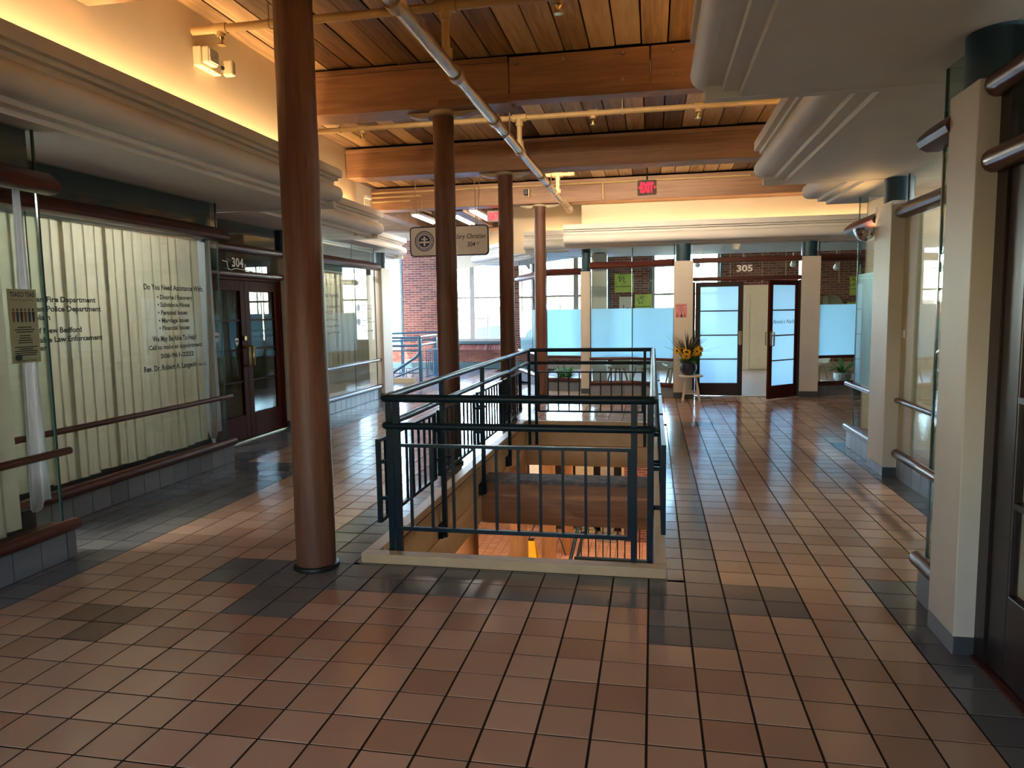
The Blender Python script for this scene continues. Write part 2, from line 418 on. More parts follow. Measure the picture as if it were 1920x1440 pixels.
def zone(x, y):
    """tiled hall only; the shops have other floors"""
    if x < -25: return y > 47 and y < 76
    if y > 46 and x > -12.5: return False
    if y > 46: return x < -12.5-(y-46)*.28 if y > 55 else True
    if x > 11 and y < 23.5: return False
    return -26 < x < 20 and -14 < y < 75
tm = tile_mesh()
src = {k: part('tile', tm, k, floor) for k in ('tan', 'grey', 'brown')}
used = {k: False for k in src}
fields = {'tan': MB(), 'grey': MB()}
def near(i, j):
    # the tiles that show largest: the ones nearest the camera
    if not (-11 <= j <= 2): return False
    d = j+19.4
    xc = .08-.195*d; return xc-.71*d-1 < i+.5 < xc+.70*d+.6
cand = []
for i in range(-40, 21):
    for j in range(-14, 75):
        if not zone(i+.5, j+.5): continue
        if in_open(i, i+1, j, j+1): continue
        if near(i, j): cand.append((i, j))
cand.sort(key=lambda q: (q[1], abs(q[0]+2)))
single = set(cand[:300])
def jit(k): return random.uniform(-k, k)
for (i, j) in [(i, j) for i in range(-40, 21) for j in range(-14, 75) if zone(i+.5, j+.5) and not in_open(i, i+1, j, j+1)]:
    k = tile_kind(i, j); dz = jit(.004)
    if (i, j) in single:
        if not used[k]: o = src[k]; used[k] = True; o.location = o.location+Vector((i, j, dz))*T
        else:
            o = src[k].copy(); COL.objects.link(o); o.location = Vector((i, j, dz))*T
        o.rotation_euler = (jit(.0012), jit(.0012), 0)
    else:
        fields['grey' if k == 'grey' else 'tan'].add([(v[0]+i, v[1]+j, v[2]+dz) for v in tm.v], tm.f)
part('tan_tile_field', fields['tan'], 'tan_i', floor)['kind'] = 'stuff'
part('grey_tile_field', fields['grey'], 'grey_i', floor)['kind'] = 'stuff'
# cut tiles along the curb
cut = MB()
for j in range(0, 30):
    for x0, x1 in ((-9, OX0-.45), (OX1+.35, 1)):
        if x1-x0 > .05: cut.box(x0+.02, x1-.02, j+.02, j+.98, -.06, 0)
for i in range(-9, 1):
    for y0, y1 in ((1, OY0-.4), (OY1+.35, 30)):
        cut.box(i+.02, i+.98, y0+.02, y1-.02, -.06, 0)
part('cut_tile_field', cut, 'grey_i', floor)['kind'] = 'stuff'
solo('shop_floor', B(-12.4, 33, 46.3, 75.9, -.034, .005), 'woodfloor', 'grey oak floor of the nail shop behind the glass', 'floor', kind='structure')
solo('shop_carpet', B(-39.9, -25.2, -29, 46.5, -.034, .004), 'basedark', 'dark carpet in the shops behind the blinds', 'floor', kind='structure')
solo('shop_carpet', B(11.2, 33, -29, 23.4, -.034, .004), 'concrete', 'grey floor of the shop behind the clear glass', 'floor', kind='structure')

# ---- ceiling: planks bay by bay, beams between
ceil = solo('ceiling', B(XA, XB, YA, YB+1, 19.95, 20.4), 'dark_gap', 'dark void above the old plank ceiling', 'ceiling', kind='structure')
bays = [(-22, 15.1, 19.62), (16.7, 30.1, 19.40), (31.7, 45.1, 19.18), (46.7, 75.8, 19.0)]
for (y0, y1, z) in bays:
    pw = 1.16
    s0 = part('plank', B(.035, pw-.035, y0, y1, z, z+.3), 'plank', ceil)
    x = -33.0 if y0 > 40 else -26.0; first = True
    while x < 14:
        if first: s0.location = s0.location+Vector((x, 0, 0))*T; first = False
        else:
            o = s0.copy(); COL.objects.link(o); o.location = Vector((x, 0, jit(.025)))*T
        x += pw
beams = [(-.2, 1.6, 17.5, 19.75), (15.0, 16.8, 17.45, 19.5), (30.0, 31.8, 17.25, 19.25), (45.0, 46.8, 17.12, 19.05), (60, 61.6, 16.9, 18.95)]
blab = ['old timber ceiling beam over the nearest round post', 'bolted timber ceiling beam over the second round post', 'dark timber ceiling beam over the third round post',
        'timber ceiling beam above the lit exit sign', 'far timber ceiling beam over the fluorescent tubes']
bxs = [(-17.5, 6.5), (-17.6, 8), (-21.3, 10), (-25.4, 20), (-34, -13)]
for n, ((y0, y1, z0, z1), lab, (x0, x1)) in enumerate(zip(beams, blab, bxs)):
    bo = thing('ceiling_beam', lab, 'beam', ((x0+x1)/2, (y0+y1)/2, z0), kind='structure')
    mb = MB()
    if n == 1:
        part('timber', B(x0, -6.6, y0, y1, z0, z1-.2), 'beam', bo, bevel=.04)
        part('timber', B(-6.57, -.1, y0+.02, y1, z0+.3, z1), 'beam', bo, bevel=.04)
        part('timber', B(-.07, x1, y0, y1, z0+.3, z1), 'beam', bo, bevel=.04)
        part('ledger', B(-10, x1, y0-.03, y0+.5, z0+.05, z0+.34), 'beam', bo, bevel=.02)
        part('cleat', B(x0, -6.6, y0-.12, y0, z1-.22, z1), 'beam', bo, bevel=.02)
        bs = None
        for bx, bz in ((-8.3, .55), (-6.2, 1.7), (-5.9, .6), (-4.0, 1.75), (-1.3, 1.8), (-1.3, .65), (.9, 1.75), (.9, .7)):
            m_ = MB().tube([(bx, y0+.02, z0+bz), (bx, y0-.07, z0+bz)], .07, 8)
            part('bolt', m_, 'silver', bo)
    else:
        part('timber', B(x0, x1, y0, y1, z0, z1), 'beam', bo, bevel=.04)
        part('cleat', B(x0, x1, y0-.1, y0, z1-.3, z1-.05), 'beam', bo, bevel=.02)
# girders running away in the far hall
for gx in (-26, -18.5):
    solo('ceiling_girder', B(gx, gx+1.2, 47, 75.5, 17.0, 18.9), 'beam', 'timber girder along the far hall ceiling, '+('beside the wall' if gx < -20 else 'between the fluorescent tubes'), 'beam', kind='structure', bevel=.04)

# ---- round posts
def post(x, y, ztop, r, label, base=False, z0=0, mat='post', n=26, cap=True, name='round_post'):
    t = thing(name, label, 'post', (x, y, z0), kind='structure')
    rnd = random.Random(int(x*10+y*7))
    prof = []; H = ztop-z0
    for i in range(25):
        z = H*i/24; prof.append((r*(1.06-.08*(z/H))+rnd.uniform(-.006, .006), z))
    part('shaft', MB().lathe((x, y, z0), prof, n), mat, t, smooth=True)
    if base: part('base_ring', MB().lathe((x, y, z0), [(r*1.22, 0), (r*1.24, .05), (r*1.2, .12), (r*1.1, .15)], n), 'black', t, smooth=True)
    if cap:
        part('cap_plate', MB().lathe((x, y, ztop), [(r*1.0, -.02), (r*1.25, .03), (r*1.3, .12), (r*1.3, .2)], n), 'iron', t, smooth=True)
        for sx in (-1, 1):
            w = MB().prism([(x+sx*.4, ztop+.16), (x+sx*1.75, ztop+.16), (x+sx*1.7, ztop+.08), (x+sx*1.1, ztop-.1), (x+sx*.7, ztop-.12)] if sx > 0 else
                           [(x+sx*.7, ztop-.12), (x+sx*1.1, ztop-.1), (x+sx*1.7, ztop+.08), (x+sx*1.75, ztop+.16), (x+sx*.4, ztop+.16)], y-.3, y+.3, axis=1)
            part('cap_wing', w, 'iron', t, bevel=.02)
    return t
post(-10.05, .65, 17.3, .56, 'thick round timber post standing beside the curb corner of the stair opening', base=True)
post(-10.05, 15.9, 17.25, .52, 'round timber post in front of the hanging sign', base=True)
post(-10.0, 30.9, 17.05, .52, 'round timber post between the hanging sign and the far window', base=True)
post(-9.9, 45.9, 16.92, .52, 'slim round timber post beside the frosted glass', base=True)

# ---- bulkheads with cove lamps, cream walls behind them
def bulk(num, label, origin, along, out, L, D, dz=0, start=0, board=True):
    fr = (origin, along, out)
    t = thing('trim_%d' % num, label, 'bulkhead', (origin[0], origin[1], 13.4+dz), kind='structure')
    arc = [(-.42+.42*math.cos(a), 14.15+.42*math.sin(a)) for a in [math.radians(90-18*k) for k in range(11)]]
    prof = [(-.35, 15.4), (0, 15.4), (0, 14.98), (-.24, 14.98), (-.24, 14.83), (-.48, 14.83), (-.48, 14.6)]+arc+[(-.44, 13.73), (-.84, 13.73), (-.86, 13.565), (-1.28, 13.565), (-1.30, 13.4), (-D, 13.4), (-D, 13.65), (-1.5, 13.65), (-1.5, 14.3), (-.6, 14.3), (-.6, 15.05), (-.35, 15.05)]
    prof = [(o, z+dz) for o, z in prof]
    fo = part('moulded_fascia', MB(fr).prism(prof, start, L, axis=0), 'soffit', t, smooth=True)
    fo.data.set_sharp_from_angle(angle=math.radians(25)); wn = fo.modifiers.new('n', 'WEIGHTED_NORMAL'); wn.keep_sharp = True; wn.weight = 100
    if board: part('end_board', MB(fr).box(L-.38, L-.005, -D+.01, -.40, 13.385+dz, 13.76+dz), 'soffit', t)
    return t
COVE_E = {'cove': 15, 'coveback': 4}
def cove(origin, along, out, a, b, label, dz=0, mat='cove'):
    fr = (origin, along, out)
    t = thing('cove_lamp', label, 'lamp', (origin[0], origin[1], 14.3+dz), 'strip lamps hidden in the coves')
    part('lamp_tray', MB(fr).box(a, b, -.95, -.62, 14.31+dz, 14.38+dz), 'white', t)
    part('lamp_tube', MB(fr).tube([(a+.1, -.76, 14.44+dz), (b-.1, -.76, 14.44+dz)], .05, 6), 'tubeglow', t)
    q = MB(fr); al, ou = Vector((along[0], along[1], 0)), Vector((out[0], out[1], 0))
    strip(q.P((a+.1, -.76, 14.51+dz)), q.P((b-.1, -.76, 14.51+dz)), -ou*.55+Vector((0, 0, .83)), COVE_E[mat], (1, .67, .34), t)
    return t
def cwall(name, label, mb): return solo(name, mb, 'cream', label, 'wall', kind='structure')
# left A, B, C
bulk(1, 'moulded bulkhead over the nearest blind-covered shop window', (-16.35, -30), (0, 1), (1, 0), 48.0, 11)
cove((-16.35, -30), (0, 1), (1, 0), 12, 46.0, 'warm strip lamp hidden on the nearest left bulkhead')
cwall('wall_left', 'warm lit cream wall carrying the twin head emergency lamp', B(-17.95, -17.6, -30, 16, 13.6, 19.7))
bulk(2, 'moulded bulkhead over the brown double doors', (-20.2, 18.01), (0, 1), (1, 0), 16.2, 8, dz=.01, start=-.8)
cove((-20.2, 18.01), (0, 1), (1, 0), .2, 13.0, 'warm strip lamp hidden on the bulkhead over the brown doors')
cwall('wall_left.001', 'cream wall above the bulkhead over the brown doors', MB().box(-21.7, -21.35, 16.0, 31.5, 13.6, 19.6).box(-21.7, -17.6, 15.7, 16, 13.6, 19.7))
bulk(3, 'moulded bulkhead over the far left shop window', (-24.4, 34.22), (0, 1), (1, 0), 17.3, 7, dz=-.25, start=-.8)
cove((-24.4, 34.22), (0, 1), (1, 0), .2, 12.0, 'warm strip lamp hidden on the far left bulkhead', dz=-.25)
cwall('wall_left.002', 'cream wall end with a small lit niche, far left', MB().box(-25.8, -25.4, 31.8, 46.5, 13.4, 19.4).box(-25.8, -21.35, 31.5, 31.8, 13.4, 19.6))
# right
bulk(4, 'moulded bulkhead overhead above the near beige column', (1.06, -30), (0, 1), (-1, 0), 32.0, 16)
cove((1.06, -30), (0, 1), (-1, 0), 12, 30.5, 'warm strip lamp hidden on the near right bulkhead')
cwall('wall_right', 'cream wall above the near right bulkhead', MB().box(2.5, 2.85, -30, .5, 13.6, 19.7).box(2.5, 6.5, .2, .5, 13.6, 19.7))
bulk(5, 'moulded bulkhead overhead above the second beige column', (4.7, 2.01), (0, 1), (-1, 0), 14.95, 15, dz=.01, start=-.8)
cove((4.7, 2.01), (0, 1), (-1, 0), .2, 13.3, 'warm strip lamp hidden on the middle right bulkhead')
cwall('wall_right.001', 'cream wall above the middle right bulkhead', MB().box(6.15, 6.5, .5, 15.5, 13.6, 19.7).box(6.15, 10, 15.2, 15.5, 13.6, 17.4))
bulk(6, 'short moulded bulkhead beyond the second beige column', (8.3, 16.97), (0, 1), (-1, 0), 7.75, 14, dz=.02, start=-.8, board=False)
cove((8.3, 16.97), (0, 1), (-1, 0), .2, 7.2, 'warm strip lamp hidden on the short right bulkhead')
cwall('wall_right.002', 'cream wall above the short right bulkhead', MB().box(9.75, 10.1, 15.5, 24.5, 13.6, 19.5).box(9.75, 33, 24.2, 24.5, 13.6, 19.5))
# back
bulk(7, 'long moulded bulkhead over the nail shop front', (-7.7, 45.0), (1, 0), (0, -1), 38, 8, dz=-.2, board=False)
cove((-7.7, 45.0), (1, 0), (0, -1), .8, 37, 'warm strip lamp hidden on the nail shop bulkhead', dz=-.2, mat='coveback')
cwall('wall_back', 'brightly lit cream wall above the nail shop bulkhead', MB().box(-6.2, 33, 46.4, 46.7, 13.3, 17.12))
bulk(8, 'short moulded bulkhead behind the slim round post', (-12.1, 49.6), (1, 0), (0, -1), 6.0, 7, dz=-.15, board=False)
cove((-12.1, 49.6), (1, 0), (0, -1), .2, 5.6, 'warm strip lamp hidden on the short far bulkhead', dz=-.15, mat='coveback')
cwall('wall_back.001', 'peach lit cream wall above the short far bulkhead', MB().box(-13.4, -6.2, 51.05, 51.3, 13.3, 19))
ed = Vector((-5.9, 7.6)).normalized(); en = Vector((-ed.y, ed.x))
bulk(9, 'angled moulded bulkhead running off towards the far window', (-12.3, 54.6), tuple(ed), tuple(en), 15.0, 6, dz=-.15, board=False)
cove((-12.3, 54.6), tuple(ed), tuple(en), .5, 14.2, 'warm strip lamp hidden on the angled far bulkhead', dz=-.15, mat='coveback')
cwall('wall_back.002', 'angled cream wall running to the far brick wall', MB(((-12.3, 54.6), tuple(ed), tuple(en))).box(-4, 24, -1.75, -1.45, 13.3, 19))

# ---- far exterior wall with brick and windows (y = 76)
YW = 76.0
WINC = [-38.1, -24.0, -9.9, 4.2]; WH = 4.2; WZ0, WZ1 = 3.7, 17.2
far = thing('wall_far', 'red brick mill wall with tall windows at the end of the hall', 'wall', (0, YW, 0), kind='structure')
mb = MB(); edges = [XA-6]
for c in WINC: edges += [c-WH, c+WH]
edges.append(XB)
for k in range(0, len(edges), 2): mb.box(edges[k], edges[k+1], YW, YW+1.6, -.5, 20.4)
for c in WINC: mb.box(c-WH, c+WH, YW+.05, YW+1.6, -.5, 2.6); mb.box(c-WH, c+WH, YW+.05, YW+1.6, WZ1, 20.4)
part('mortar_backing', mb, 'mortar', far)
CH, BL = .31, 1.04
bsrc = part('brick', B(.03, BL-.03, YW-.022, YW+.1, .032, CH-.032), 'brick', far); bused = False; nb = 0
bfield = MB()
def brickwall(x0, x1, z0, z1, one=False, frame=None, y=YW, target=None):
    global bused, nb
    r = 0; z = z0
    while z < z1-.05:
        x = x0-(BL/2 if r % 2 else 0)
        while x < x1-.02:
            a, b = max(x, x0), min(x+BL, x1)
            if b-a > .1:
                full = abs(b-a-BL) < .01
                if one and full and nb < 290:
                    if not bused: bsrc.location = Vector((a, jit(.01), z))*T; bused = True
                    else:
                        o = bsrc.copy(); COL.objects.link(o); o.location = Vector((a, jit(.012), z))*T
                    nb += 1
                else:
                    (target or bfield).box(a+.03, b-.03, y-.022+jit(.008), y+.1, z+.032, min(z+CH, z1)-.032)
            x += BL
        z += CH; r += 1
brickwall(-33.9, -28.2, 1.0, 17.2, one=True)
brickwall(-19.8, -14.1, .9, 17.2); brickwall(-5.7, 0, .9, 17.2); brickwall(8.4, 33, .9, 19)
brickwall(-46, -42.3, .9, 17)
for c in WINC: brickwall(c-WH, c+WH, .9, 2.6)
part('brick_field', bfield, 'brick_i', far)['kind'] = 'stuff'
# sloping brick sills: bricks on edge
for c in WINC[1:2]:
    sb = None
    for k in range(23):
        x = c-WH+.05+k*.362
        mb = MB().prism([(YW-.1, 2.55), (YW+.0, 2.55), (YW+1.2, 3.55), (YW+1.1, 3.66)], x, x+.33, axis=0)
        part('sill_brick', mb, 'brick', far)
part('sill_field', MB().box(-14.1, -5.7, YW, YW+1.2, 2.6, 3.5).box(0, 8.4, YW, YW+1.2, 2.6, 3.5).box(-42.3, -33.9, YW, YW+1.2, 2.6, 3.5), 'mortar', far)
part('skirting', MB().box(-46, -13.8, YW-.12, YW+.05, 0, .9), 'teal', far, bevel=.02)
wlab = ['tall divided window beside the far stair railing', 'tall double window with brick sill behind the round posts', 'tall double window behind the frosted glass of the nail shop', 'tall window behind the nail shop column']
for n, c in enumerate(WINC):
    t = thing('window_%d' % (n+1), wlab[n], 'window', (c, YW+1, WZ0), kind='structure')
    y0, y1 = YW+.7, YW+1.0
    x0, x1 = c-WH, c+WH
    fm = MB().box(x0, x0+.32, y0, y1, WZ0, WZ1).box(x1-.32, x1, y0, y1, WZ0, WZ1).box(x0+.32, x1-.32, y0, y1, WZ0, WZ0+.35).box(x0+.32, x1-.32, y0, y1, WZ1-.3, WZ1)
    part('frame', fm, 'winframe', t, bevel=.02)
    part('mullion', B(c-.33, c+.33, y0-.05, y1, WZ0+.3, WZ1-.25), 'winframe', t, bevel=.02)
    part('transom', B(x0+.32, x1-.32, y0-.04, y1, 14.55, 15.05), 'winframe', t, bevel=.02)
    part('side_casing', B(x1-.02, x1+.28, YW-.08, y0+.02, 2.6, WZ1), 'teal', t, bevel=.02)
    part('side_casing', B(x0-.28, x0+.02, YW-.08, y0+.02, 2.6, WZ1), 'teal', t, bevel=.02)
    part('bottom_casing', B(x0-.28, x1+.28, y0-.35, y0, WZ0-.35, WZ0+.02), 'teal', t, bevel=.02)
    for a, b in ((x0+.32, c-.33), (c+.33, x1-.32)):
        part('meeting_rail', B(a, b, y0, y1, 9.45, 9.72), 'winframe', t)
        part('muntin', B((a+b)/2-.05, (a+b)/2+.05, y0+.05, y1-.05, WZ0+.3, WZ1-.3), 'winframe', t)
        for z in (6.75, 12.1): part('muntin', B(a, b, y0+.06, y1-.06, z-.05, z+.05), 'winframe', t)
        mid = (a+b)/2
        for p, q in ((a, mid-.03), (mid+.03, b)):
            for z0_, z1_ in ((WZ0+.35, 6.72), (6.78, 9.45), (9.72, 12.07), (12.13, 14.55), (15.05, WZ1-.3)):
                part('pane', B(p, q, y0+.13, y0+.15, z0_, z1_), 'winglass', t)

def portal(x0, x1, z0, z1, y, face):
    """tells the renderer where the sky enters; gives no light of its own"""
    ld = bpy.data.lights.new('window_portal', 'AREA'); ld.shape = 'RECTANGLE'; ld.size = (x1-x0)*T; ld.size_y = (z1-z0)*T
    ld.cycles.is_portal = True
    o = bpy.data.objects.new('window_portal', ld); COL.objects.link(o); o.location = Vector(((x0+x1)/2, y, (z0+z1)/2))*T
    o.rotation_euler = (math.radians(-90 if face < 0 else 90), 0, 0)
for c in WINC: portal(c-WH+.3, c+WH-.3, WZ0+.3, WZ1-.3, YW+1.2, -1)
# ---- enclosing shell (shop rooms)
shell = MB().box(XA-6, XA-5.6, YA, YB+1, -.5, 20).box(XB-.4, XB, YA, YB+1, -.5, 20)
RW = [(-12.5, -10.1), (-5.0, -2.6)]; RZ = (4.0, 9.5)  # rear windows added to bring fill daylight into the hall
e_ = [XA-6]+[q for w in RW for q in w]+[XB]
for k in range(0, len(e_), 2): shell.box(e_[k], e_[k+1], YA, YA+.6, -.5, 20)
for a_, b_ in RW: shell.box(a_, b_, YA, YA+.6, -.5, RZ[0]); shell.box(a_, b_, YA, YA+.6, RZ[1], 20)
for k, (a_, b_) in enumerate(RW):
    t = thing('window_%d' % (20+k), 'daylight fill window added in the unseen wall behind the viewer', 'window', (a_, YA, RZ[0]), kind='structure')
    part('frame', MB().box(a_, a_+.3, YA+.2, YA+.4, *RZ).box(b_-.3, b_, YA+.2, YA+.4, *RZ).box(a_+.3, b_-.3, YA+.2, YA+.4, RZ[0], RZ[0]+.3).box(a_+.3, b_-.3, YA+.2, YA+.4, RZ[1]-.3, RZ[1]).box(a_+.3, b_-.3, YA+.2, YA+.4, 7.2, 7.5).box((a_+b_)/2-.1, (a_+b_)/2+.1, YA+.2, YA+.4, *RZ), 'winframe', t)
    part('pane', B(a_+.3, b_-.3, YA+.29, YA+.31, RZ[0]+.3, RZ[1]-.3), 'winglass', t)
    portal(a_+.3, b_-.3, RZ[0]+.3, RZ[1]-.3, YA+.1, 1)
solo('wall_outer', shell, 'colshade', 'plain outer walls closing the shops and hall', 'wall', kind='structure')
solo('wall_shop', MB().box(-30.7, -24.9, 15.6, 15.9, 0, 13.4).box(-30.7, -25.0, 27.4, 27.7, 0, 13.4).box(-26.2, -25.7, 27.9, 28.2, 0, 13.4).box(-40, -25.8, 46.2, 46.5, 0, 19), 'colshade', 'left shop partition walls, two added to keep the double doors dark', 'wall', kind='structure')  # two partitions added to hold shop lamp light off the brown doors
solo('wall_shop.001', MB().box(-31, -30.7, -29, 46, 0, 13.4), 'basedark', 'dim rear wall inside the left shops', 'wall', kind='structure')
solo('ceiling.001', MB().box(-40, -23, -29, 46, 13.45, 13.6).box(14, 33, -29, 24, 13.45, 13.6).box(-6, 33, 52.8, 58, 13.2, 13.4), 'white', 'white dropped ceiling over the shops', 'ceiling', kind='structure')

# ================================================================== SHOPFRONTS
def wmat(fr): return 'mahog' if abs(fr[1][1]) > abs(fr[1][0]) else 'mahogx'
def upprof(z): return [(-.02, z-.33), (.28, z-.33), (.46, z-.24), (.52, z-.10), (.46, z+.04), (.26, z+.22), (.10, z+.33), (-.02, z+.33)]
def shopfront(num, label, pts, side, top=13.4, e0=0, e1=.35, frost=None, joints=None, upz=11.85, midz=3.5, upper=True, base=True, sillbot=True):
    """glazed front along the polyline pts; side=+1/-1 picks the hall side"""
    t = thing('window_%d' % num, label, 'shop window', (pts[0][0], pts[0][1], 0), kind='structure')
    n = len(pts)-1
    for k in range(n):
        a = Vector(pts[k]); b = Vector(pts[k+1]); d = (b-a); L = d.length; d.normalize()
        out = Vector((d.y, -d.x))*side; fr = (tuple(a), tuple(d), tuple(out)); wm = wmat(fr)
        x0 = -e0 if k == 0 else 0; x1 = L+(e1 if k == n-1 else 0)
        if base:
            core = part('base_wall', MB(fr).box(x0, x1-.02, -.5, .04, 0, .92), 'grout', t)
            i = 0; s = x0; 
            while s < x1-.05:
                e = min(s+1, x1)
                part('base_tile', MB(fr).box(s+.015, e-.015, .04, .10, .015, .92), 'basetile', core); s += 1
            part('base_tile', MB(fr).box(x1-.02, x1+.03, -.48, .09, .015, .92), 'basetile', core)
            part('base_tile', MB(fr).box(x0-.03, x0, -.48, .09, .015, .92), 'basetile', core)
        # sill: rounded rail and flat board
        part('sill_rail', MB(fr).tube([(x0-.1, .1, 1.09), (x1+.1, .1, 1.09)], .2, 14), wm, t, smooth=True)
        part('sill_board', MB(fr).box(x0, x1, -.75, .08, .92, 1.12), wm, t)
        part('middle_rail', MB(fr).tube([(x0-.12 if k == 0 else 0, .13, midz), (x1+.0, .13, midz)], .125, 12), wm, t, smooth=True)
        if upper: part('upper_rail', MB(fr).prism(upprof(upz), x0-.1 if k == 0 else 0, x1+.05 if k == n-1 else L, axis=0), wm, t, smooth=True)
        js = [0]+list((joints or {}).get(k, []))+[L]
        for q in range(len(js)-1):
            part('glass_pane', MB(fr).box(js[q]+.012, js[q+1]-.012, -.03, .0, 1.1, top), 'glass', t)
            if frost:
                part('frosted_film', MB(fr).box(js[q]+.02, js[q+1]-.02, -.045, -.034, frost[0], frost[1]), 'frost', t)
        for q, lab in ((0, 0), (L, 1)):
            part('glass_edge', MB(fr).box(q-.035, q+.035, -.05, .012, 1.1, top), 'glassedge', t)
        for q in js[1:-1]: part('glass_joint', MB(fr).box(q-.01, q+.01, -.035, .006, 1.1, top), 'glassedge', t)
    return t
def column(label, x0, x1, y0, y1, ztop, c, r, zs=13.42, tiles=True, base=.42):
    t = thing('square_column', label, 'column', ((x0+x1)/2, (y0+y1)/2, 0), kind='structure')
    part('shaft', B(x0, x1, y0, y1, base, ztop), 'colpaint', t, bevel=.02)
    part('sleeve', MB().lathe((c[0], c[1], ztop), [(r, 0), (r, zs-ztop)], 28), 'navy', t, smooth=True)
    part('plinth', B(x0+.04, x1-.04, y0+.04, y1-.04, 0, base), 'grout', t)
    def row(a, b, mk):
        s = a
        while s < b-.04:
            e = min(s+1, b); mk(s+.012, e-.012); s += 1
    row(y0, y1, lambda a, b: part('base_tile', B(x0-.005, x0+.04, a, b, .01, base), 'basetile', t))
    row(y0, y1, lambda a, b: part('base_tile', B(x1-.04, x1+.005, a, b, .01, base), 'basetile', t))
    row(x0, x1, lambda a, b: part('base_tile', B(a, b, y0-.005, y0+.04, .01, base), 'basedark', t))  # front tiles coloured darker: shadow on that face put into the colour
    return t
def blinds(label, fr, a, b, z0, z1, pitch=.6, seed=1, tilt=.07):
    """vertical blind; each slat a piece"""
    rnd = random.Random(seed); o = fr[0]
    t = thing('vertical_blind', label, 'blind', (o[0], o[1], z0))
    part('head_rail', MB(fr).box(a, b, -.16, .16, z1, z1+.22), 'white', t)
    s = a
    src = None
    while s < b-pitch*.6:
        k = rnd.choice([0, 0, .02, -.05, -.15])
        off = tilt*rnd.uniform(.25, .7)
        mb = MB(fr); w = pitch*1.07
        prof = [(s-.02, -off), (s+w*.5, .012), (s+w, off), (s+w, off+.012), (s+w*.5, .024), (s-.02, -off+.012)]
        mb.prism(prof, z0+rnd.uniform(-.05, .06), z1, axis=2)
        part('slat', mb, 'blind', t)
        s += pitch+k
    return t
def drape(label, fr, a, b, z0, z1, mat='sheer', folds=2, amp=.1, flare=.0, name='curtain'):
    mb = MB(fr); n = folds*6; rows = 8; vs = []; fs = []
    for r in range(rows+1):
        u = r/rows; w = .45+.55*u
        for k in range(n+1):
            q = k/n; sx = b-(b-a)*(1-q)*w + flare*u*q; vs.append((sx, amp*math.sin(q*folds*2*math.pi+u*1.3)*(.5+u*.5), z1+(z0-z1)*u-(.15*math.sin(q*5) if r == rows else 0)))
    for r in range(rows):
        for k in range(n): i = r*(n+1)+k; fs.append((i, i+1, i+n+2, i+n+1))
    mb.add(vs, fs)
    o = solo(name, mb, mat, label, 'curtain', smooth=True)
    md = o.modifiers.new('t', 'SOLIDIFY'); md.thickness = .004
    return o

wA = shopfront(5, 'nearest shop window with closed ivory blinds, mahogany rails and grey tiled base', [(-18.4, -16), (-18.4, 0)], 1)
wB = shopfront(6, 'lettered shop window with closed ivory blinds beside the brown double doors', [(-21.8, 0), (-21.8, 14.6)], 1, joints={0: [3.0]})
shopB = ((-21.8, 0), (0, 1), (1, 0))
part('return_pane', B(-24.7, -21.85, 14.57, 14.6, 1.1, 13.4), 'glass', wB)
part('return_base', B(-24.7, -22.3, 14.4, 14.9, 0, .95), 'basetile', wB)
part('display_floor', B(-24.5, -22.4, .1, 14.3, .75, .95), 'basedark', wB)
part('blocker_strip', B(-22.8, -22.68, .1, 14.3, .95, 1.75), 'black', wB)  # added strip stopping shop lamp light on the display floor
part('blocker_strip', B(-19.4, -19.28, -16, -.1, .95, 1.7), 'black', wA)
part('display_floor', B(-20.8, -18.9, -16, -.1, .75, .95), 'basedark', wA)
wC = shopfront(7, 'far left shop window with pinstriped blinds and printed lettering', [(-24.35, 28.1), (-24.35, 42.4)], 1, e1=.5, joints={0: [9.4]})
part('display_floor', B(-26.5, -24.9, 28.1, 42.3, .75, .95), 'basedark', wC)
blinds('closed ivory vertical blind behind the nearest shop window', ((-19.0, -16), (0, 1), (1, 0)), .3, 15.15, 1.25, 11.5, seed=3)
blinds('closed ivory vertical blind behind the lettered window', ((-22.45, 0), (0, 1), (1, 0)), .2, 14.1, 1.35, 11.5, seed=5)
blinds('closed ivory vertical blind behind the far left window', ((-25.0, 28.1), (0, 1), (1, 0)), .2, 14.0, 1.4, 11.0, seed=8, pitch=.36, tilt=.1)
drape('white sheer curtain hanging at the end of the nearest shop window', ((-18.62, 0), (0, 1), (1, 0)), -1.0, -.4, 1.9, 11.55, flare=.2, amp=.06)
drape('white sheer curtain hanging beside the brown double doors', ((-21.98, 0), (0, 1), (1, 0)), 13.3, 14.2, 1.6, 11.5, flare=.1, amp=.06)
# dark header boards added to stop shop lamp light above the blinds
part('blocker_board', B(-18.75, -18.6, -16, -.05, 11.6, 13.4), 'blocker', wA)
part('blocker_board', B(-22.2, -22.05, 0.05, 14.5, 11.6, 13.4), 'blocker', wB)
part('blocker_board', B(-24.8, -24.65, 28.1, 42.3, 11.1, 13.1), 'blocker', wC)
part('end_board', B(-24.6, -22.25, 14.2, 14.35, 1.0, 13.4), 'blocker', wB)
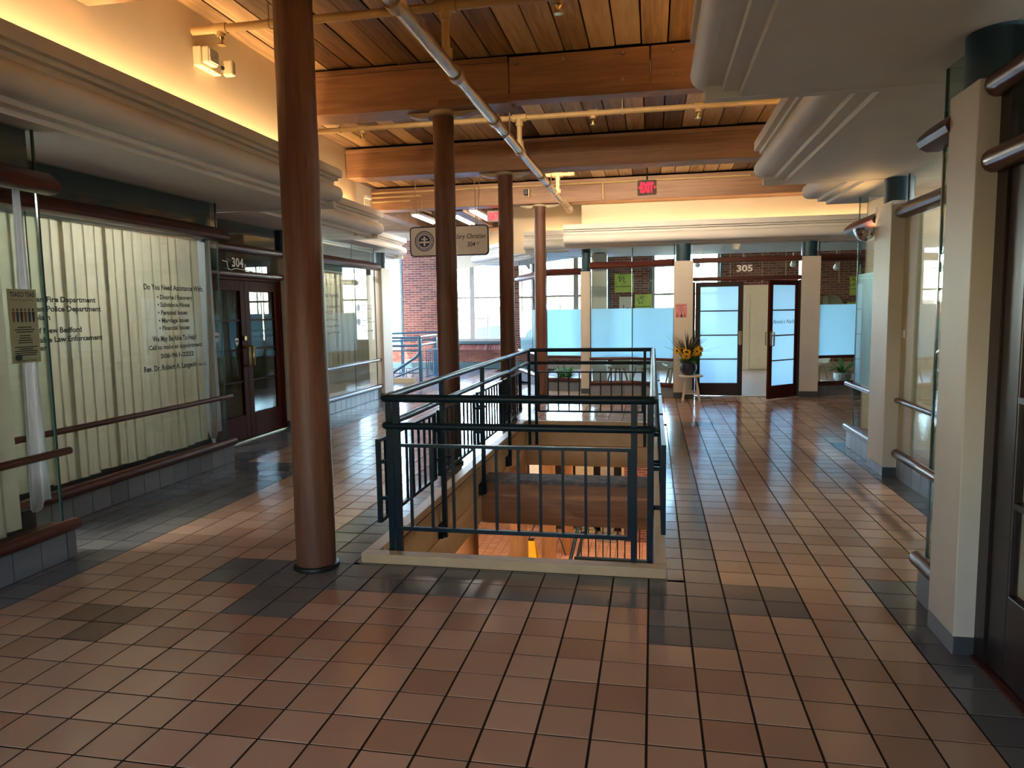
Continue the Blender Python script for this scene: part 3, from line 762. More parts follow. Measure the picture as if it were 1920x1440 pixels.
# lettering on the lettered window
frB = ((-21.8, 0), (0, 1), (1, 0))
for s_, z, L0, R0 in (('Fairhaven Fire Department', 8.32, 2.15, 6.02), ('Fairhaven Police Department', 7.97, 2.15, 6.27), ('Chaplain', 7.66, 2.45, 3.72), ('City of New Bedford', 7.18, 2.35, 5.19), ('Constable Law Enforcement', 6.84, 2.35, 6.25), ('Officer', 6.55, 2.45, 3.48),
                      ('Do You Need Assistance With:', 8.92, 8.88, 13.15), ('\u2022 Divorce / Recovery', 8.50, 9.72, 12.26), ('\u2022 Substance Abuse', 8.16, 9.72, 12.02), ('\u2022 Personal Issues', 7.80, 9.72, 11.82), ('\u2022 Marriage Issues', 7.44, 9.74, 11.91), ('\u2022 Financial Issues', 7.10, 9.74, 11.92),
                      ('We May Be Able To Help!', 6.60, 9.24, 12.41), ('Call to make an appointment:', 6.24, 8.96, 12.85), ('508-961-2222', 5.83, 9.71, 12.13), ('Rev. Dr. Robert A. Langevin', 5.29, 8.56, 12.29), ('Th.M., D.D.', 5.29, 12.4, 13.16)):
    h = .24 if s_.startswith(('Do You', 'We May', 'Rev')) else (.12 if s_.startswith('Th') else .2)
    text(s_, h, frB, z, 'blackprint', wB, width=R0-L0, s0=L0, bold=.03, depth=.008)
# lettering on the far left window
frC = ((-24.35, 28.1), (0, 1), (1, 0))
for s_, z, a, b, h in (('For His Glory Christian Assembly', 9.0, .6, 6.6, .34), ('R. Langevin', 8.2, 3.6, 6.8, .2), ('508-961-2222', 7.75, 3.0, 5.4, .2), ('Sunday Worship 10:00 a.m.', 7.2, 2.2, 6.2, .16), ('Wednesday Bible Study 7:00 p.m.', 6.7, 1.9, 6.6, .16), ('Friday Night Prayer 7:00 p.m.', 6.2, 2.0, 6.6, .16),
                       ('Fairhaven Fire Dept.', 8.35, 11.0, 13.7, .14), ('Fairhaven Police Dept.', 8.05, 11.0, 13.7, .14), ('Chaplain', 7.75, 11.0, 12.2, .14), ('City of New Bedford', 7.2, 11.0, 13.6, .14), ('Constable Law Enforcement', 6.9, 11.0, 14.0, .14), ('Officer', 6.6, 11.0, 12.0, .14), ('774-263-8068', 6.1, 11.4, 13.6, .18)):
    text(s_, h, frC, z, 'blackprint', wC, width=b-a, s0=a, bold=.01, depth=.008)
for zc in (8.2, 7.0):
    d = MB(frC); nn = 24
    for r0, r1 in ((.0, .30), (.36, .42)):
        vs = [(10.45+r*math.cos(k*2*math.pi/nn), .006, zc+r*math.sin(k*2*math.pi/nn)) for r in (r0, r1) for k in range(nn)]
        d.add(vs, [(k, (k+1) % nn, nn+(k+1) % nn, nn+k) for k in range(nn)])
    part('printed_emblem', d, 'blueprint', wC)
# shield stickers
def shield(parent, fr, s, z, k=.22):
    d = MB(fr); d.add([(s-k, .008, z+k), (s, .008, z+k*1.25), (s+k, .008, z+k), (s+k*.9, .008, z-k*.2), (s, .008, z-k*1.4), (s-k*.9, .008, z-k*.2)], [(0, 1, 2, 3, 4, 5)])
    o = part('shield_sticker', d, 'whiteprint', parent)
    d = MB(fr); d.add([(s-k*.8, .012, z+k*.45), (s+k*.8, .012, z+k*.45), (s+k*.75, .012, z-k*.05), (s-k*.75, .012, z-k*.05)], [(0, 1, 2, 3)]); part('sticker_band', d, 'blackprint', o)
shield(wB, frB, 14.1, 6.6)

# mirrored banner poster inside the nearest window
pb = thing('banner_poster', 'narrow ivory banner poster taped inside the nearest window', 'poster', (-18.48, -.75, 6.4))
frP = ((-18.47, -1.28), (0, 1), (1, 0))
part('sheet', MB(frP).box(0, 1.02, -.02, 0, 6.4, 8.6), 'papera', pb)
text('EAST COAST', .13, frP, 8.38, 'blueprint', pb, width=.86, s0=.08, mirror=True, bold=.03, depth=.004)
text('training services', .06, frP, 8.26, 'blackprint', pb, width=.8, s0=.1, mirror=True, depth=.004)
for k in range(6):
    x = .16+k*.14; fm = MB(frP)
    fm.add([(x-.035, .004, 7.62), (x+.035, .004, 7.62), (x+.055, .004, 7.93), (x-.055, .004, 7.93)], [(0, 1, 2, 3)])
    fm.add([(x-.03, .004, 7.95), (x+.03, .004, 7.95), (x+.03, .004, 8.03), (x-.03, .004, 8.03)], [(0, 1, 2, 3)])
    part('printed_figure', fm, ['redprint', 'blueprint', 'blackprint'][k % 3], pb)
for k, (z, w) in enumerate(((7.45, .5), (7.38, .7), (7.31, .6), (7.2, .4), (7.13, .4), (7.06, .5), (6.99, .5), (6.86, .8), (6.80, .5), (6.74, .8), (6.68, .8), (6.62, .7))):
    lm = MB(frP); lm.add([(.51-w/2, .004, z), (.51+w/2, .004, z), (.51+w/2, .004, z+.03), (.51-w/2, .004, z+.03)], [(0, 1, 2, 3)]); part('print_line', lm, 'blackprint', pb)
st = MB(frP)
for k in range(3):
    a = math.pi/2+k*math.pi/3; dx, dz = math.cos(a), math.sin(a); nx, nz = -dz*.04, dx*.04; cx, cz = .22, 6.58-.0
    st.add([(cx+dx*.13+nx, .006, cz-.02+dz*.1+nz), (cx+dx*.13-nx, .006, cz-.02+dz*.1-nz), (cx-dx*.13-nx, .006, cz-.02-dz*.1-nz), (cx-dx*.13+nx, .006, cz-.02-dz*.1+nz)], [(0, 1, 2, 3)])
part('star_emblem', st, 'blueprint', pb)
text('Call Today!', .07, frP, 6.44, 'blueprint', pb, width=.6, s0=.25, mirror=True, depth=.004)

# brown double doors 304
d1 = thing('door_1', 'mahogany double door with glazed leaves and brass pulls under number 304', 'door', (-24.8, 21.7, 0), kind='structure')
frD = ((-24.8, 0), (0, 1), (1, 0))
part('frame', MB(frD).box(17.3, 17.65, -.2, .15, 0, 10.1).box(25.75, 26.15, -.2, .15, 0, 10.1).box(17.65, 25.75, -.2, .15, 9.85, 10.1), 'door', d1, bevel=.02)
for a, b, hx in ((17.66, 21.69, 21.45), (21.71, 25.74, 21.95)):
    lf = part('leaf', MB(frD).box(a, a+.55, -.1, .1, .08, 9.83).box(b-.5, b, -.1, .1, .08, 9.83).box(a+.55, b-.5, -.1, .1, .08, 1.55).box(a+.55, b-.5, -.1, .1, 9.2, 9.83), 'door', d1, bevel=.02)
    zs = [1.55, 3.65, 5.6, 7.4, 9.2]
    for q in range(4):
        part('pane', MB(frD).box(a+.55, b-.5, -.02, .0, zs[q]+.04, zs[q+1]-.04), 'glass', lf)
        if q: part('glazing_bar', MB(frD).box(a+.5, b-.45, -.06, .06, zs[q]-.05, zs[q]+.05), 'door', lf)
    part('pull_handle', MB(frD).tube([(hx, .1, 4.6), (hx, .38, 4.65), (hx, .4, 5.2), (hx, .38, 5.75), (hx, .1, 5.8)], .09, 8), 'brass', lf, smooth=True)
part('lock_cylinder', MB(frD).tube([(21.45, .1, 6.3), (21.45, .2, 6.3)], .14, 12), 'brass', d1, smooth=True)
part('threshold', MB(frD).box(17.3, 26.15, -.2, .3, 0, .06), 'silver', d1)
for z in (10.2, 11.75): part('head_rail', MB(frD).tube([(15.0, .22, z), (26.2, .22, z)], .24 if z > 11 else .2, 12), 'mahog', d1, smooth=True)
part('transom_glass', MB(frD).box(15.0, 26.1, -.02, 0, 10.3, 13.35), 'glass', d1)
part('side_panel', MB(frD).box(14.7, 17.3, -.1, .0, 0, 10.1), 'door', d1)
text('304', .52, frD, 10.66, 'whiteprint', d1, width=1.25, s0=20.66, bold=.02)
text('A', .24, frD, 10.66, 'whiteprint', d1, s0=22.0)
part('painted_flourish', MB(frD).tube([(19.6, .02, 10.95), (20.1, .02, 10.9), (20.2, .02, 10.5), (20.5, .02, 10.42), (21.0, .02, 10.55), (22.9, .02, 10.45)], .03, 5), 'whiteprint', d1)
for s_, z in (('Sunday Worship 10:00 a.m.', 6.65), ('Wednesday Bible Study 7:00 p.m.', 6.3)): text(s_, .16, frD, z, 'blackprint', d1, width=2.6, s0=22.5, depth=.01)
shield(d1, frD, 20.75, 6.1, .2)
mb = MB(frD); mb.add([(24.9, .01, 5.0), (25.2, .01, 5.0), (25.2, .01, 5.35), (24.9, .01, 5.35)], [(0, 1, 2, 3)]); part('door_sticker', mb, 'blueprint', d1)
# side column and the far left column
column('beige column beyond the brown double doors', -25.4, -24.2, 26.25, 27.95, 11.9, (-24.85, 27.1), .62)
column('beige column at the end of the far left window', -25.1, -23.9, 42.95, 45.2, 11.75, (-24.6, 44.0), .66, zs=13.17)
solo('wall_shop.002', MB().box(-40, -25.0, 45.2, 45.5, 0, 13.2), 'colpaint', 'return wall behind the far left column', 'wall', kind='structure')

# ---- right side
column('tall beige column beside the dark glazed door, nearest on the right', 6.63, 7.75, -2.5, -1.0, 12.33, (7.33, -1.85), .72)
w8 = shopfront(8, 'short glazed bay with mahogany sill behind the nearest beige column', [(7.05, .45), (7.05, -1.0)], 1, e0=.25, e1=0)
part('return_pane', B(7.1, 10.9, .42, .45, 1.1, 13.4), 'glass', w8)
part('return_base', B(7.2, 10.4, .2, .6, 0, .92), 'basetile', w8)
w9 = shopfront(9, 'clear shop window between the two beige columns', [(10.95, 15.4), (10.95, .6)], 1, e0=-.1, e1=0, joints={0: [9.0]})
part('cream_panel', B(10.9, 11.1, 13.9, 15.48, 1.2, 12.0), 'colshade', w9)
part('latch', B(10.82, 10.9, 14.9, 15.3, 6.3, 6.65), 'chrome', w9)
column('beige column with navy sleeve and bowl uplight', 10.33, 11.35, 15.5, 17.9, 12.3, (10.95, 16.6), .62)
w10 = shopfront(10, 'frosted shop window end projecting beyond the second beige column', [(10.7, 22.1), (10.7, 17.9)], 1, e0=.85, e1=0, frost=(3.65, 9.37))
solo('wall_right.003', MB().box(11.2, 33, 22.3, 22.6, 0, 13.4), 'cream', 'cream wall turning the corner to the side passage', 'wall', kind='structure')
mr = thing('wall_sconce', 'polished half bowl uplight on the second beige column', 'sconce', (10.1, 18.3, 10.8))
bowl = MB().lathe((10.1, 18.45, 11.4), [(.03, -.62), (.22, -.58), (.40, -.45), (.52, -.26), (.58, 0), (.54, 0), (.48, -.24), (.36, -.4), (.2, -.5), (.03, -.54)], 24)
part('bowl', bowl, 'mirror', mr, smooth=True)
part('bulb', MB().lathe((10.1, 18.45, 11.05), [(.04, -.1), (.12, -.02), (.13, .08), (.04, .18)], 12), 'sconceglow', mr, smooth=True)
part('bracket', B(10.25, 10.4, 17.88, 18.4, 11.0, 11.12), 'chrome', mr)
# near dark door
d2 = thing('door_2', 'dark espresso door with cream lined panes at the near right edge', 'door', (7.2, -5.5, 0), kind='structure')
part('frame', B(7.05, 7.35, -2.95, -2.5, 0, 12.1), 'darkdoor', d2)
lf = part('leaf', MB().box(7.1, 7.3, -3.75, -2.97, .1, 10.5).box(7.1, 7.3, -8, -7.4, .1, 10.5).box(7.1, 7.3, -7.4, -3.75, .1, 1.9).box(7.1, 7.3, -7.4, -3.75, 9.8, 10.5), 'darkdoor', d2, bevel=.03)
zs = [1.9, 3.75, 5.85, 7.9, 9.8]
for q in range(4):
    part('pane', B(7.19, 7.21, -7.4, -3.75, zs[q]+.06, zs[q+1]-.06), 'glass', lf)
    if q: part('glazing_bar', B(7.1, 7.3, -7.4, -3.75, zs[q]-.06, zs[q]+.06), 'darkdoor', lf)
part('cream_lining', B(7.5, 7.53, -12, -2.6, .2, 13.3), 'blind', d2)
part('threshold', B(6.95, 7.4, -8, -2.6, 0, .07), 'mahog', d2)
for z in (10.67, 12.18): part('head_rail', MB().tube([(6.95, -2.55, z), (6.95, -12, z)], .25, 14), 'mahog', d2, smooth=True)
part('transom_glass', B(7.18, 7.2, -12, -2.5, 10.8, 13.35), 'glass', d2)
solo('wall_right.004', MB().box(7.2, 7.6, -30, -12, 0, 13.4).box(7.8, 17, -1.3, -1.1, 0, 13.4).box(7.8, 17, -13, -12.8, 0, 13.4).box(16.8, 17, -13, -1.2, 0, 13.4), 'colshade', 'cream lined walls behind the near dark door, one added to hold in lamp light', 'wall', kind='structure')  # partition added so lamp light stays out of the glazed bay
solo('wall_left.003', MB().box(-18.9, -18.5, -30, -16, 0, 13.6), 'colshade', 'plain wall continuing behind the viewer', 'wall', kind='structure')

# ---- nail shop front
FR = (3.4, 7.75)
column('beige column with the pink notice beside the flower pot', 1.85, 3.42, 44.4, 45.9, 11.75, (2.62, 45.15), .63, zs=13.22, base=.5)
column('beige column to the far side of the open shop door', 12.4, 13.92, 45.9, 47.3, 11.95, (13.1, 46.6), .63, zs=13.22, base=.5)
column('slim beige column between the frosted panes', -6.4, -5.5, 47.1, 48.2, 11.2, (-5.95, 47.65), .42, zs=13.22, base=.5)
column('beige pillar inside the nail shop behind the frosted glass', -5.7, -4.3, 51.5, 52.9, 13.1, (-5.0, 52.2), .5, zs=13.2)
shopfront(11, 'frosted nail shop window bent beside the flower pot', [(-5.45, 46.5), (-1.75, 46.95), (1.85, 44.75)], 1, frost=(3.42, 7.8), e1=-.02, top=13.2, midz=3.3, upz=11.65)
shopfront(12, 'frosted nail shop window behind the slim round post', [(-9.9, 49.7), (-6.4, 49.1)], 1, frost=(3.42, 7.8), e1=-.02, top=13.2, midz=3.3, upz=11.3)
shopfront(13, 'frosted window running back at an angle beyond the posts', [(-14.6, 61.0), (-10.0, 50.0)], 1, frost=(3.42, 7.8), e1=-.02, top=13.2, midz=3.3, upz=11.3, joints={0: [6]})
shopfront(14, 'frosted nail shop window to the right of the open door', [(13.95, 46.75), (17.6, 48.1), (26, 50.2)], 1, frost=(3.52, 7.87), e1=0, top=13.2, midz=3.4, upz=11.85)
d3 = thing('door_3', 'dark double door with frosted panes, one leaf open, under number 305', 'door', (7.8, 46.1, 0), kind='structure')
part('frame', MB().box(3.42, 3.7, 46.0, 46.3, 0, 10.0).box(12.2, 12.42, 46.0, 46.3, 0, 10.0), 'darkdoor', d3)
for z, r in ((10.22, .17), (11.82, .22)): part('head_rail', MB().box(3.4, 12.4, 45.8, 46.25, z-r, z+r), 'mahogx', d3, bevel=.08)
part('transom_glass', B(3.45, 12.35, 46.05, 46.07, 10.4, 13.2), 'glass', d3)
text('305', .52, ((0, 46.0), (1, 0), (0, -1)), 10.82, 'whiteprint', d3, width=1.32, s0=7.12, bold=.03, depth=.02)
part('threshold', B(3.42, 12.4, 45.9, 46.4, 0, .05), 'silver', d3)
def leaf_d3(fr, L, mat, txt=False, hs=.2):
    lf = part('leaf', MB(fr).box(0, .42, -.1, .1, .08, 9.95).box(L-.42, L, -.1, .1, .08, 9.95).box(.42, L-.42, -.1, .1, .08, 1.18).box(.42, L-.42, -.1, .1, 9.55, 9.95), mat, d3, bevel=.02)
    zs = [1.18, 3.27, 5.36, 7.46, 9.55]
    for q in range(4):
        part('frosted_pane', MB(fr).box(.42, L-.42, -.012, .012, zs[q], zs[q+1]), 'frost', lf)
        if q: part('glazing_bar', MB(fr).box(.4, L-.4, -.06, .06, zs[q]-.05, zs[q]+.05), mat, lf)
    for o in (-1, 1):
        part('pull_handle', MB(fr).tube([(hs, o*.1, 4.5), (hs, o*.42, 4.55), (hs, o*.42, 5.65), (hs, o*.1, 5.7)], .06, 8), 'brass', lf, smooth=True)
    part('lock_case', MB(fr).box(hs-.15, hs+.15, .1, .13, 4.55, 5.7), 'silver', lf)
    if txt:
        text("Annie's Nails", .34, fr, 6.35, 'blackprint', lf, width=L-.95, s0=.5, shear=.3, depth=.03)
    return lf
leaf_d3(((7.72, 46.1), (-1, 0), (0, -1)), 4.0, 'darkdoor', hs=.22)
a = Vector((9.45, 43.5)); b = Vector((12.2, 46.15)); dd = (b-a).normalized()
leaf_d3((tuple(a), tuple(dd), (dd.y, -dd.x)), (b-a).length, 'door', txt=True, hs=.22)

# pink notice
pn = thing('pink_notice', 'pink paper notice with bottle pictures taped to the beige column', 'notice', (2.46, 44.37, 6.95))
frN = ((1.98, 44.385), (1, 0), (0, -1))
part('sheet', MB(frN).box(0, .95, 0, .012, 6.95, 8.12), 'pink', pn)
for z, w in ((7.95, .7), (7.8, .2), (7.68, .55), (7.52, .35)):
    lm = MB(frN); lm.add([(.47-w/2, .016, z), (.47+w/2, .016, z), (.47+w/2, .016, z+.05), (.47-w/2, .016, z+.05)], [(0, 1, 2, 3)]); part('print_line', lm, 'redprint', pn)
for x, m_ in ((.15, 'redprint'), (.5, 'blackprint'), (.75, 'redprint')):
    lm = MB(frN); lm.add([(x-.09, .016, 6.98), (x+.09, .016, 6.98), (x+.06, .016, 7.2), (x+.02, .016, 7.28), (x+.02, .016, 7.42), (x-.02, .016, 7.42), (x-.02, .016, 7.28), (x-.06, .016, 7.2)], [tuple(range(8))]); part('printed_bottle', lm, m_, pn)

# ================================================================== STAIR OPENING AND GUARD RAIL
cb = thing('opening_curb', 'low beige curb framing the stair opening in the floor', 'curb', (-4.1, 1.3, 0), kind='structure')
part('curb_board', B(-8.8, .5, 1.15, 1.58, 0, .3), 'curb', cb, bevel=.02)
part('curb_board', B(-8.8, .5, 28.55, 28.95, 0, .3), 'curb', cb, bevel=.02)
part('curb_board', B(-8.8, -8.36, 1.59, 28.54, 0, .3), 'curb', cb, bevel=.02)
part('curb_board', B(.16, .5, 1.59, 28.54, 0, .3), 'curb', cb, bevel=.02)
for z0, z1 in ((-1.35, -.02), (-2.75, -1.4)):
    part('side_fascia', B(-8.45, -8.32, 1.5, 28.6, z0, z1), 'curb', cb, bevel=.015)
    part('side_fascia', B(.12, .25, 1.5, 28.6, z0, z1), 'curb', cb, bevel=.015)
    part('side_fascia', B(-8.4, .2, 28.55, 28.68, z0, z1), 'curb', cb, bevel=.015)
    part('side_fascia', B(-8.4, .2, 1.47, 1.6, z0, z1), 'curb', cb, bevel=.015)
for x in (-5.6, -2.7): part('bolt', MB().tube([(x, 28.56, -.75), (x, 28.5, -.75)], .12, 10), 'curb', cb)

gr = thing('guard_railing', 'blue black steel guard railing around the stair opening', 'railing', (-4, 15, 0))
def rrect(x0, x1, y0, y1, r, z, n=5):
    pts = []
    for cx, cy, a0 in ((x1-r, y1-r, 0), (x0+r, y1-r, 90), (x0+r, y0+r, 180), (x1-r, y0+r, 270)):
        for k in range(n+1):
            a = math.radians(a0+90*k/n); pts.append((cx+r*math.cos(a), cy+r*math.sin(a), z))
    return pts+[pts[0], pts[1]]
part('top_rail', MB().tube(rrect(-8.12, .12, 1.7, 28.5, .14, 5.1), .125, 12, cap=False), 'rail', gr, smooth=True)
part('second_rail', MB().tube(rrect(-8.12, .12, 1.7, 28.5, .14, 4.24), .115, 12, cap=False), 'rail', gr, smooth=True)
ps = part('post', B(-.09, .09, -.09, .09, -1.3, 5.05), 'rail', gr)
pp = [(-8.02, 1.9), (-7.72, 1.72), (-.44, 1.72), (.03, 1.9), (-8.1, 8.0), (-8.1, 14.9), (-8.1, 21.6), (-8.05, 28.3), (-7.6, 28.42), (-.42, 28.42), (.0, 28.3), (.05, 8.0), (.05, 14.9), (.05, 21.6)]
for k, (x, y) in enumerate(pp):
    if k == 0: ps.location = ps.location+Vector((x, y, 0))*T
    else:
        o = ps.copy(); COL.objects.link(o); o.location = Vector((x, y, 0))*T
for (x, y) in pp[4:7]+pp[11:]:
    sx = -1 if x < -4 else 1
    part('bracket', B(min(x, x+sx*.25), max(x, x+sx*.25), y-.3, y+.3, -1.3, -.75), 'rail', gr, bevel=.02)
def infill(fr, L, z0=.93, z1=3.68, nb=None, back=.0):
    pn_ = part('infill_panel', MB(fr).box(0, L, -.07, .07, z1-.1, z1).box(0, L, -.07, .07, z0, z0+.12).box(0, .13, -.07, .07, z0+.12, z1-.1).box(L-.13, L, -.07, .07, z0+.12, z1-.1), 'rail', gr)
    n = max(2, round(L/.675)); st = L/n
    b0 = part('baluster', MB(fr).box(st-.04, st+.04, -.04, .04, z0+.1, z1-.08), 'rail', pn_)
    for k in range(2, n):
        o = b0.copy(); COL.objects.link(o); o.parent = pn_
        o.location = Vector((fr[1][0]*(k-1)*st, fr[1][1]*(k-1)*st, 0))*T
    for z in (1.75, 2.95):
        for s_ in (.065, L-.065):
            part('standoff', MB(fr).box(s_-.05, s_+.05, .07, .07+back, z-.06, z+.06), 'rail', pn_) if back else None
    return pn_
infill(((-7.97, 1.72), (1, 0), (0, 1)), 7.47)
for y0, y1 in ((2.35, 8.6), (9.1, 15.3), (15.9, 22.0), (22.6, 28.3)):
    infill(((-8.62, y0), (0, 1), (1, 0)), y1-y0, back=.42)
for y0, y1 in ((2.35, 8.6), (9.1, 15.3), (15.9, 22.0), (22.6, 28.3)):
    infill(((.42, y0), (0, 1), (-1, 0)), y1-y0, back=.3)
infill(((-7.5, 28.45), (1, 0), (0, 1)), 7.0)

# ================================================================== LOWER LEVEL seen through the opening
ZL = -20.0
lo = solo('floor.001', B(-34, 30, -5, 76, ZL-.5, ZL-.03), 'grout', 'salmon tiled floor of the level below', 'floor', kind='structure')
lt = MB()
for i in range(-26, 14):
    for j in range(34, 74): lt.box(i+.025, i+.975, j+.025, j+.975, ZL-.03, ZL)
part('tile_field', lt, 'lowtile', lo)['kind'] = 'stuff'
solo('wall_lower', MB().box(-34, -33.6, -5, 76, ZL, -.6).box(29.6, 30, -5, 76, ZL, -.6).box(-34, 30, -5, -4.6, ZL, -.6).box(-34, 30, 75.6, 76, ZL, -.6), 'cream', 'plain walls of the level below', 'wall', kind='structure')
solo('ceiling.002', MB().box(-34, OX0-.02, -5, 76, -.75, -.58).box(OX1+.02, 30, -5, 76, -.75, -.58).box(OX0, OX1, -5, OY0, -.75, -.58).box(OX0, OX1, OY1+.1, 76, -.75, -.58), 'plank', 'plank underside of the upper floor seen from below', 'ceiling', kind='structure')
for (y0, y1), lab in (((15.2, 16.8), 'massive brown beam crossing inside the stair opening'), ((30.0, 31.6), 'brown beam behind the stair opening below the floor'), ((45.2, 46.8), 'distant brown beam on the level below')):
    t = thing('lower_beam', lab, 'beam', (-4, y0, -2.8), kind='structure')
    part('timber', B(-30, 26, y0, y1, -2.85, -.8), 'beam', t, bevel=.03)
    if y0 < 20: part('weathered_top', B(OX0+.05, OX1-.05, y0-.04, y1, -.8, -.62), 'greybeam', t, bevel=.02)
for y, lab in ((16.0, 'thick round post under the crossing beam on the level below'), (31, 'second round post on the level below'), (46, 'third round post on the level below'), (61, 'farthest round post on the level below')):
    post(-9.4, y, -2.95, .66, lab, z0=ZL, mat='postlow', name='lower_post', cap=(y < 20))
lw = thing('wall_lower.001', 'short red brick wall on the level below', 'wall', (-1, 66, ZL), kind='structure')
part('mortar_backing', B(-3.2, 6, 66.0, 66.6, ZL, -.6), 'mortar', lw)
lb = MB(); brickwall(-3.2, 6, ZL, -.8, y=66.0, target=lb); part('brick_field', lb, 'brick_i', lw)['kind'] = 'stuff'
part('corner_trim', B(-3.5, -3.2, 65.9, 66.6, ZL, -.6), 'iron', lw)
solo('wall_lower.002', B(-14, -3.5, 70, 70.3, ZL, -.6), 'black', 'dark shop recess on the level below', 'wall', kind='structure')
nb_ = thing('notice_board', 'black notice board with white papers on the level below', 'board', (-12.7, 58, -11))
part('panel', B(-14.2, -11.2, 58, 58.2, -11.2, -6.6), 'black', nb_)
for x0, x1, z0, z1 in ((-13.2, -11.8, -10.9, -8.4), (-14.0, -13.0, -8.3, -7.6), (-12.8, -12.2, -7.4, -6.9), (-11.7, -11.3, -8.4, -7.0)): part('paper', B(x0, x1, 57.96, 57.99, z0, z1), 'white', nb_)
part('stand_leg', B(-14.1, -13.9, 58, 58.2, ZL, -11.2), 'black', nb_); part('stand_leg', B(-11.5, -11.3, 58, 58.2, ZL, -11.2), 'black', nb_)
for x, y, w, h, m_, lab in ((-8.0, 67, 2.2, 8.5, 'iron', 'pale shop display panel on the level below'), (-5.2, 66, 1.6, 7.5, 'concrete', 'grey display stand on the level below')):
    dsp = thing('display_stand', lab, 'display', (x, y, ZL))
    part('panel', B(x-w/2, x+w/2, y, y+.3, ZL+1, ZL+h+4), m_, dsp, bevel=.05); part('foot', B(x-w/2-.3, x+w/2+.3, y-.5, y+.8, ZL, ZL+.9), m_, dsp, bevel=.05)
    part('rack', MB().tube([(x-w/2, y-.3, ZL+h+4.2), (x, y-.3, ZL+h+6), (x+w/2, y-.3, ZL+h+4.2)], .12, 6), m_, dsp)
wf = thing('wet_floor_sign', 'yellow folding wet floor sign on the level below', 'sign', (-12.7, 55.5, ZL))
def slab4(a, b, c, d, off):
    m_ = MB(); q = [Vector(v) for v in (a, b, c, d)]; o = Vector(off)
    m_.add(q+[v+o for v in q], [(0, 1, 2, 3), (7, 6, 5, 4), (0, 4, 5, 1), (1, 5, 6, 2), (2, 6, 7, 3), (3, 7, 4, 0)]); return m_
for s_ in (-1, 1):
    part('panel', slab4((-13.6, 55.5+s_, ZL), (-11.8, 55.5+s_, ZL), (-12.3, 55.5+s_*.12, ZL+3.1), (-13.1, 55.5+s_*.12, ZL+3.1), (0, s_*.08, 0)), 'yellow', wf)
part('hinge_grip', B(-13.0, -12.4, 55.3, 55.7, ZL+3.05, ZL+3.3), 'black', wf)
lr = thing('lower_railing', 'dark steel stair railing on the level below', 'railing', (-2, 52, ZL))
part('top_rail', MB().tube([(-7.6, 57, -15.2), (7, 57, -15.2)], .16, 8), 'rail', lr); part('bottom_rail', MB().box(-7.6, 7, 56.9, 57.1, -19.4, -19.2), 'rail', lr)
part('top_rail', MB().tube([(-7.0, 47, -15.6), (4, 47, -15.6)], .18, 8), 'rail', lr); part('bottom_rail', MB().box(-7, 4, 46.9, 47.1, -17.4, -17.2), 'rail', lr)
part('stair_handrail', MB().tube([(-7.6, 57, -15.0), (-8.1, 50, -18.0), (-8.2, 47, -19)], .2, 8), 'rail', lr)
part('stair_handrail', MB().tube([(-7.2, 57, -16.2), (-7.7, 50, -19.0)], .16, 8), 'rail', lr)
b0 = part('baluster', B(-7.5, -7.38, 56.95, 57.05, -19.3, -15.3), 'rail', lr)
for k in range(1, 19):
    o = b0.copy(); COL.objects.link(o); o.location = Vector((k*.78, 0, 0))*T
for x in (-7, -3.5, 0, 3.8): part('post', B(x-.12, x+.12, 46.9, 47.1, ZL, -15.5), 'rail', lr)
pt = thing('patio_umbrella', 'closed dark umbrella on guy lines on the level below', 'umbrella', (-12, 62, ZL))
part('pole', MB().tube([(-12, 62, ZL), (-12, 62, ZL+9)], .12, 6), 'black', pt); part('closed_canopy', MB().lathe((-12, 62, ZL+3), [(.1, 0), (.45, .4), (.4, 3), (.15, 5.5)], 10), 'black', pt)
for s_ in (-1, 1): part('guy_line', MB().tube([(-12, 62, ZL+6), (-12+s_*2.5, 60, ZL)], .06, 5), 'black', pt)
# unseen fill lamps added inside the shops to light blinds and film
for k, (x, y0, y1) in enumerate(((-27.5, -12, -4), (-27.5, 3, 11), (-28, 31, 39), (17, 10, 19), (12, -11, -4))):
    t = thing('shop_fill_lamp', 'long fill lamp added inside the shop behind the %s' % ['nearest blind', 'lettered blind', 'far left blind', 'clear window between columns', 'near dark door'][k], 'lamp', (x, y0, 13.2))
    part('housing', B(x-.4, x+.4, y0, y1, 13.25, 13.4), 'white', t)
    for o_ in (-.2, .2): part('tube', MB().tube([(x+o_, y0+.1, 13.15), (x+o_, y1-.1, 13.15)], .08, 6), 'tube', t)
    sg = 1 if x < 0 else -1
    strip((x, y0+.1, 13.04), (x, y1-.1, 13.04), (sg*.6, 0, -.8), 36 if k < 3 else 12, (1, .97, .93), t, w=.6)
# unseen warm lamps added to light the level below
def downlamp(x, y, lab):
    t = thing('lower_fill_lamp', lab, 'lamp', (x, y, -1.2))
    part('housing', MB().lathe((x, y, -1.25), [(.75, 0), (.8, .1), (.5, .5)], 18), 'white', t, smooth=True)
    part('diffuser', MB().lathe((x, y, -1.35), [(.4, -.1), (.68, 0), (.68, .1)], 18), 'lowlamp', t, smooth=True)
for k, (x, y) in enumerate(((-14, 24), (3.5, 24), (-14, 8), (3.5, 9), (-16, 38), (2, 40), (-16, 54), (1, 52), (-5, 63))): downlamp(x, y, 'round warm fill lamp added on the level below, %s from the stair front' % ['first', 'second', 'third', 'fourth', 'fifth', 'sixth', 'seventh', 'eighth', 'ninth'][k])

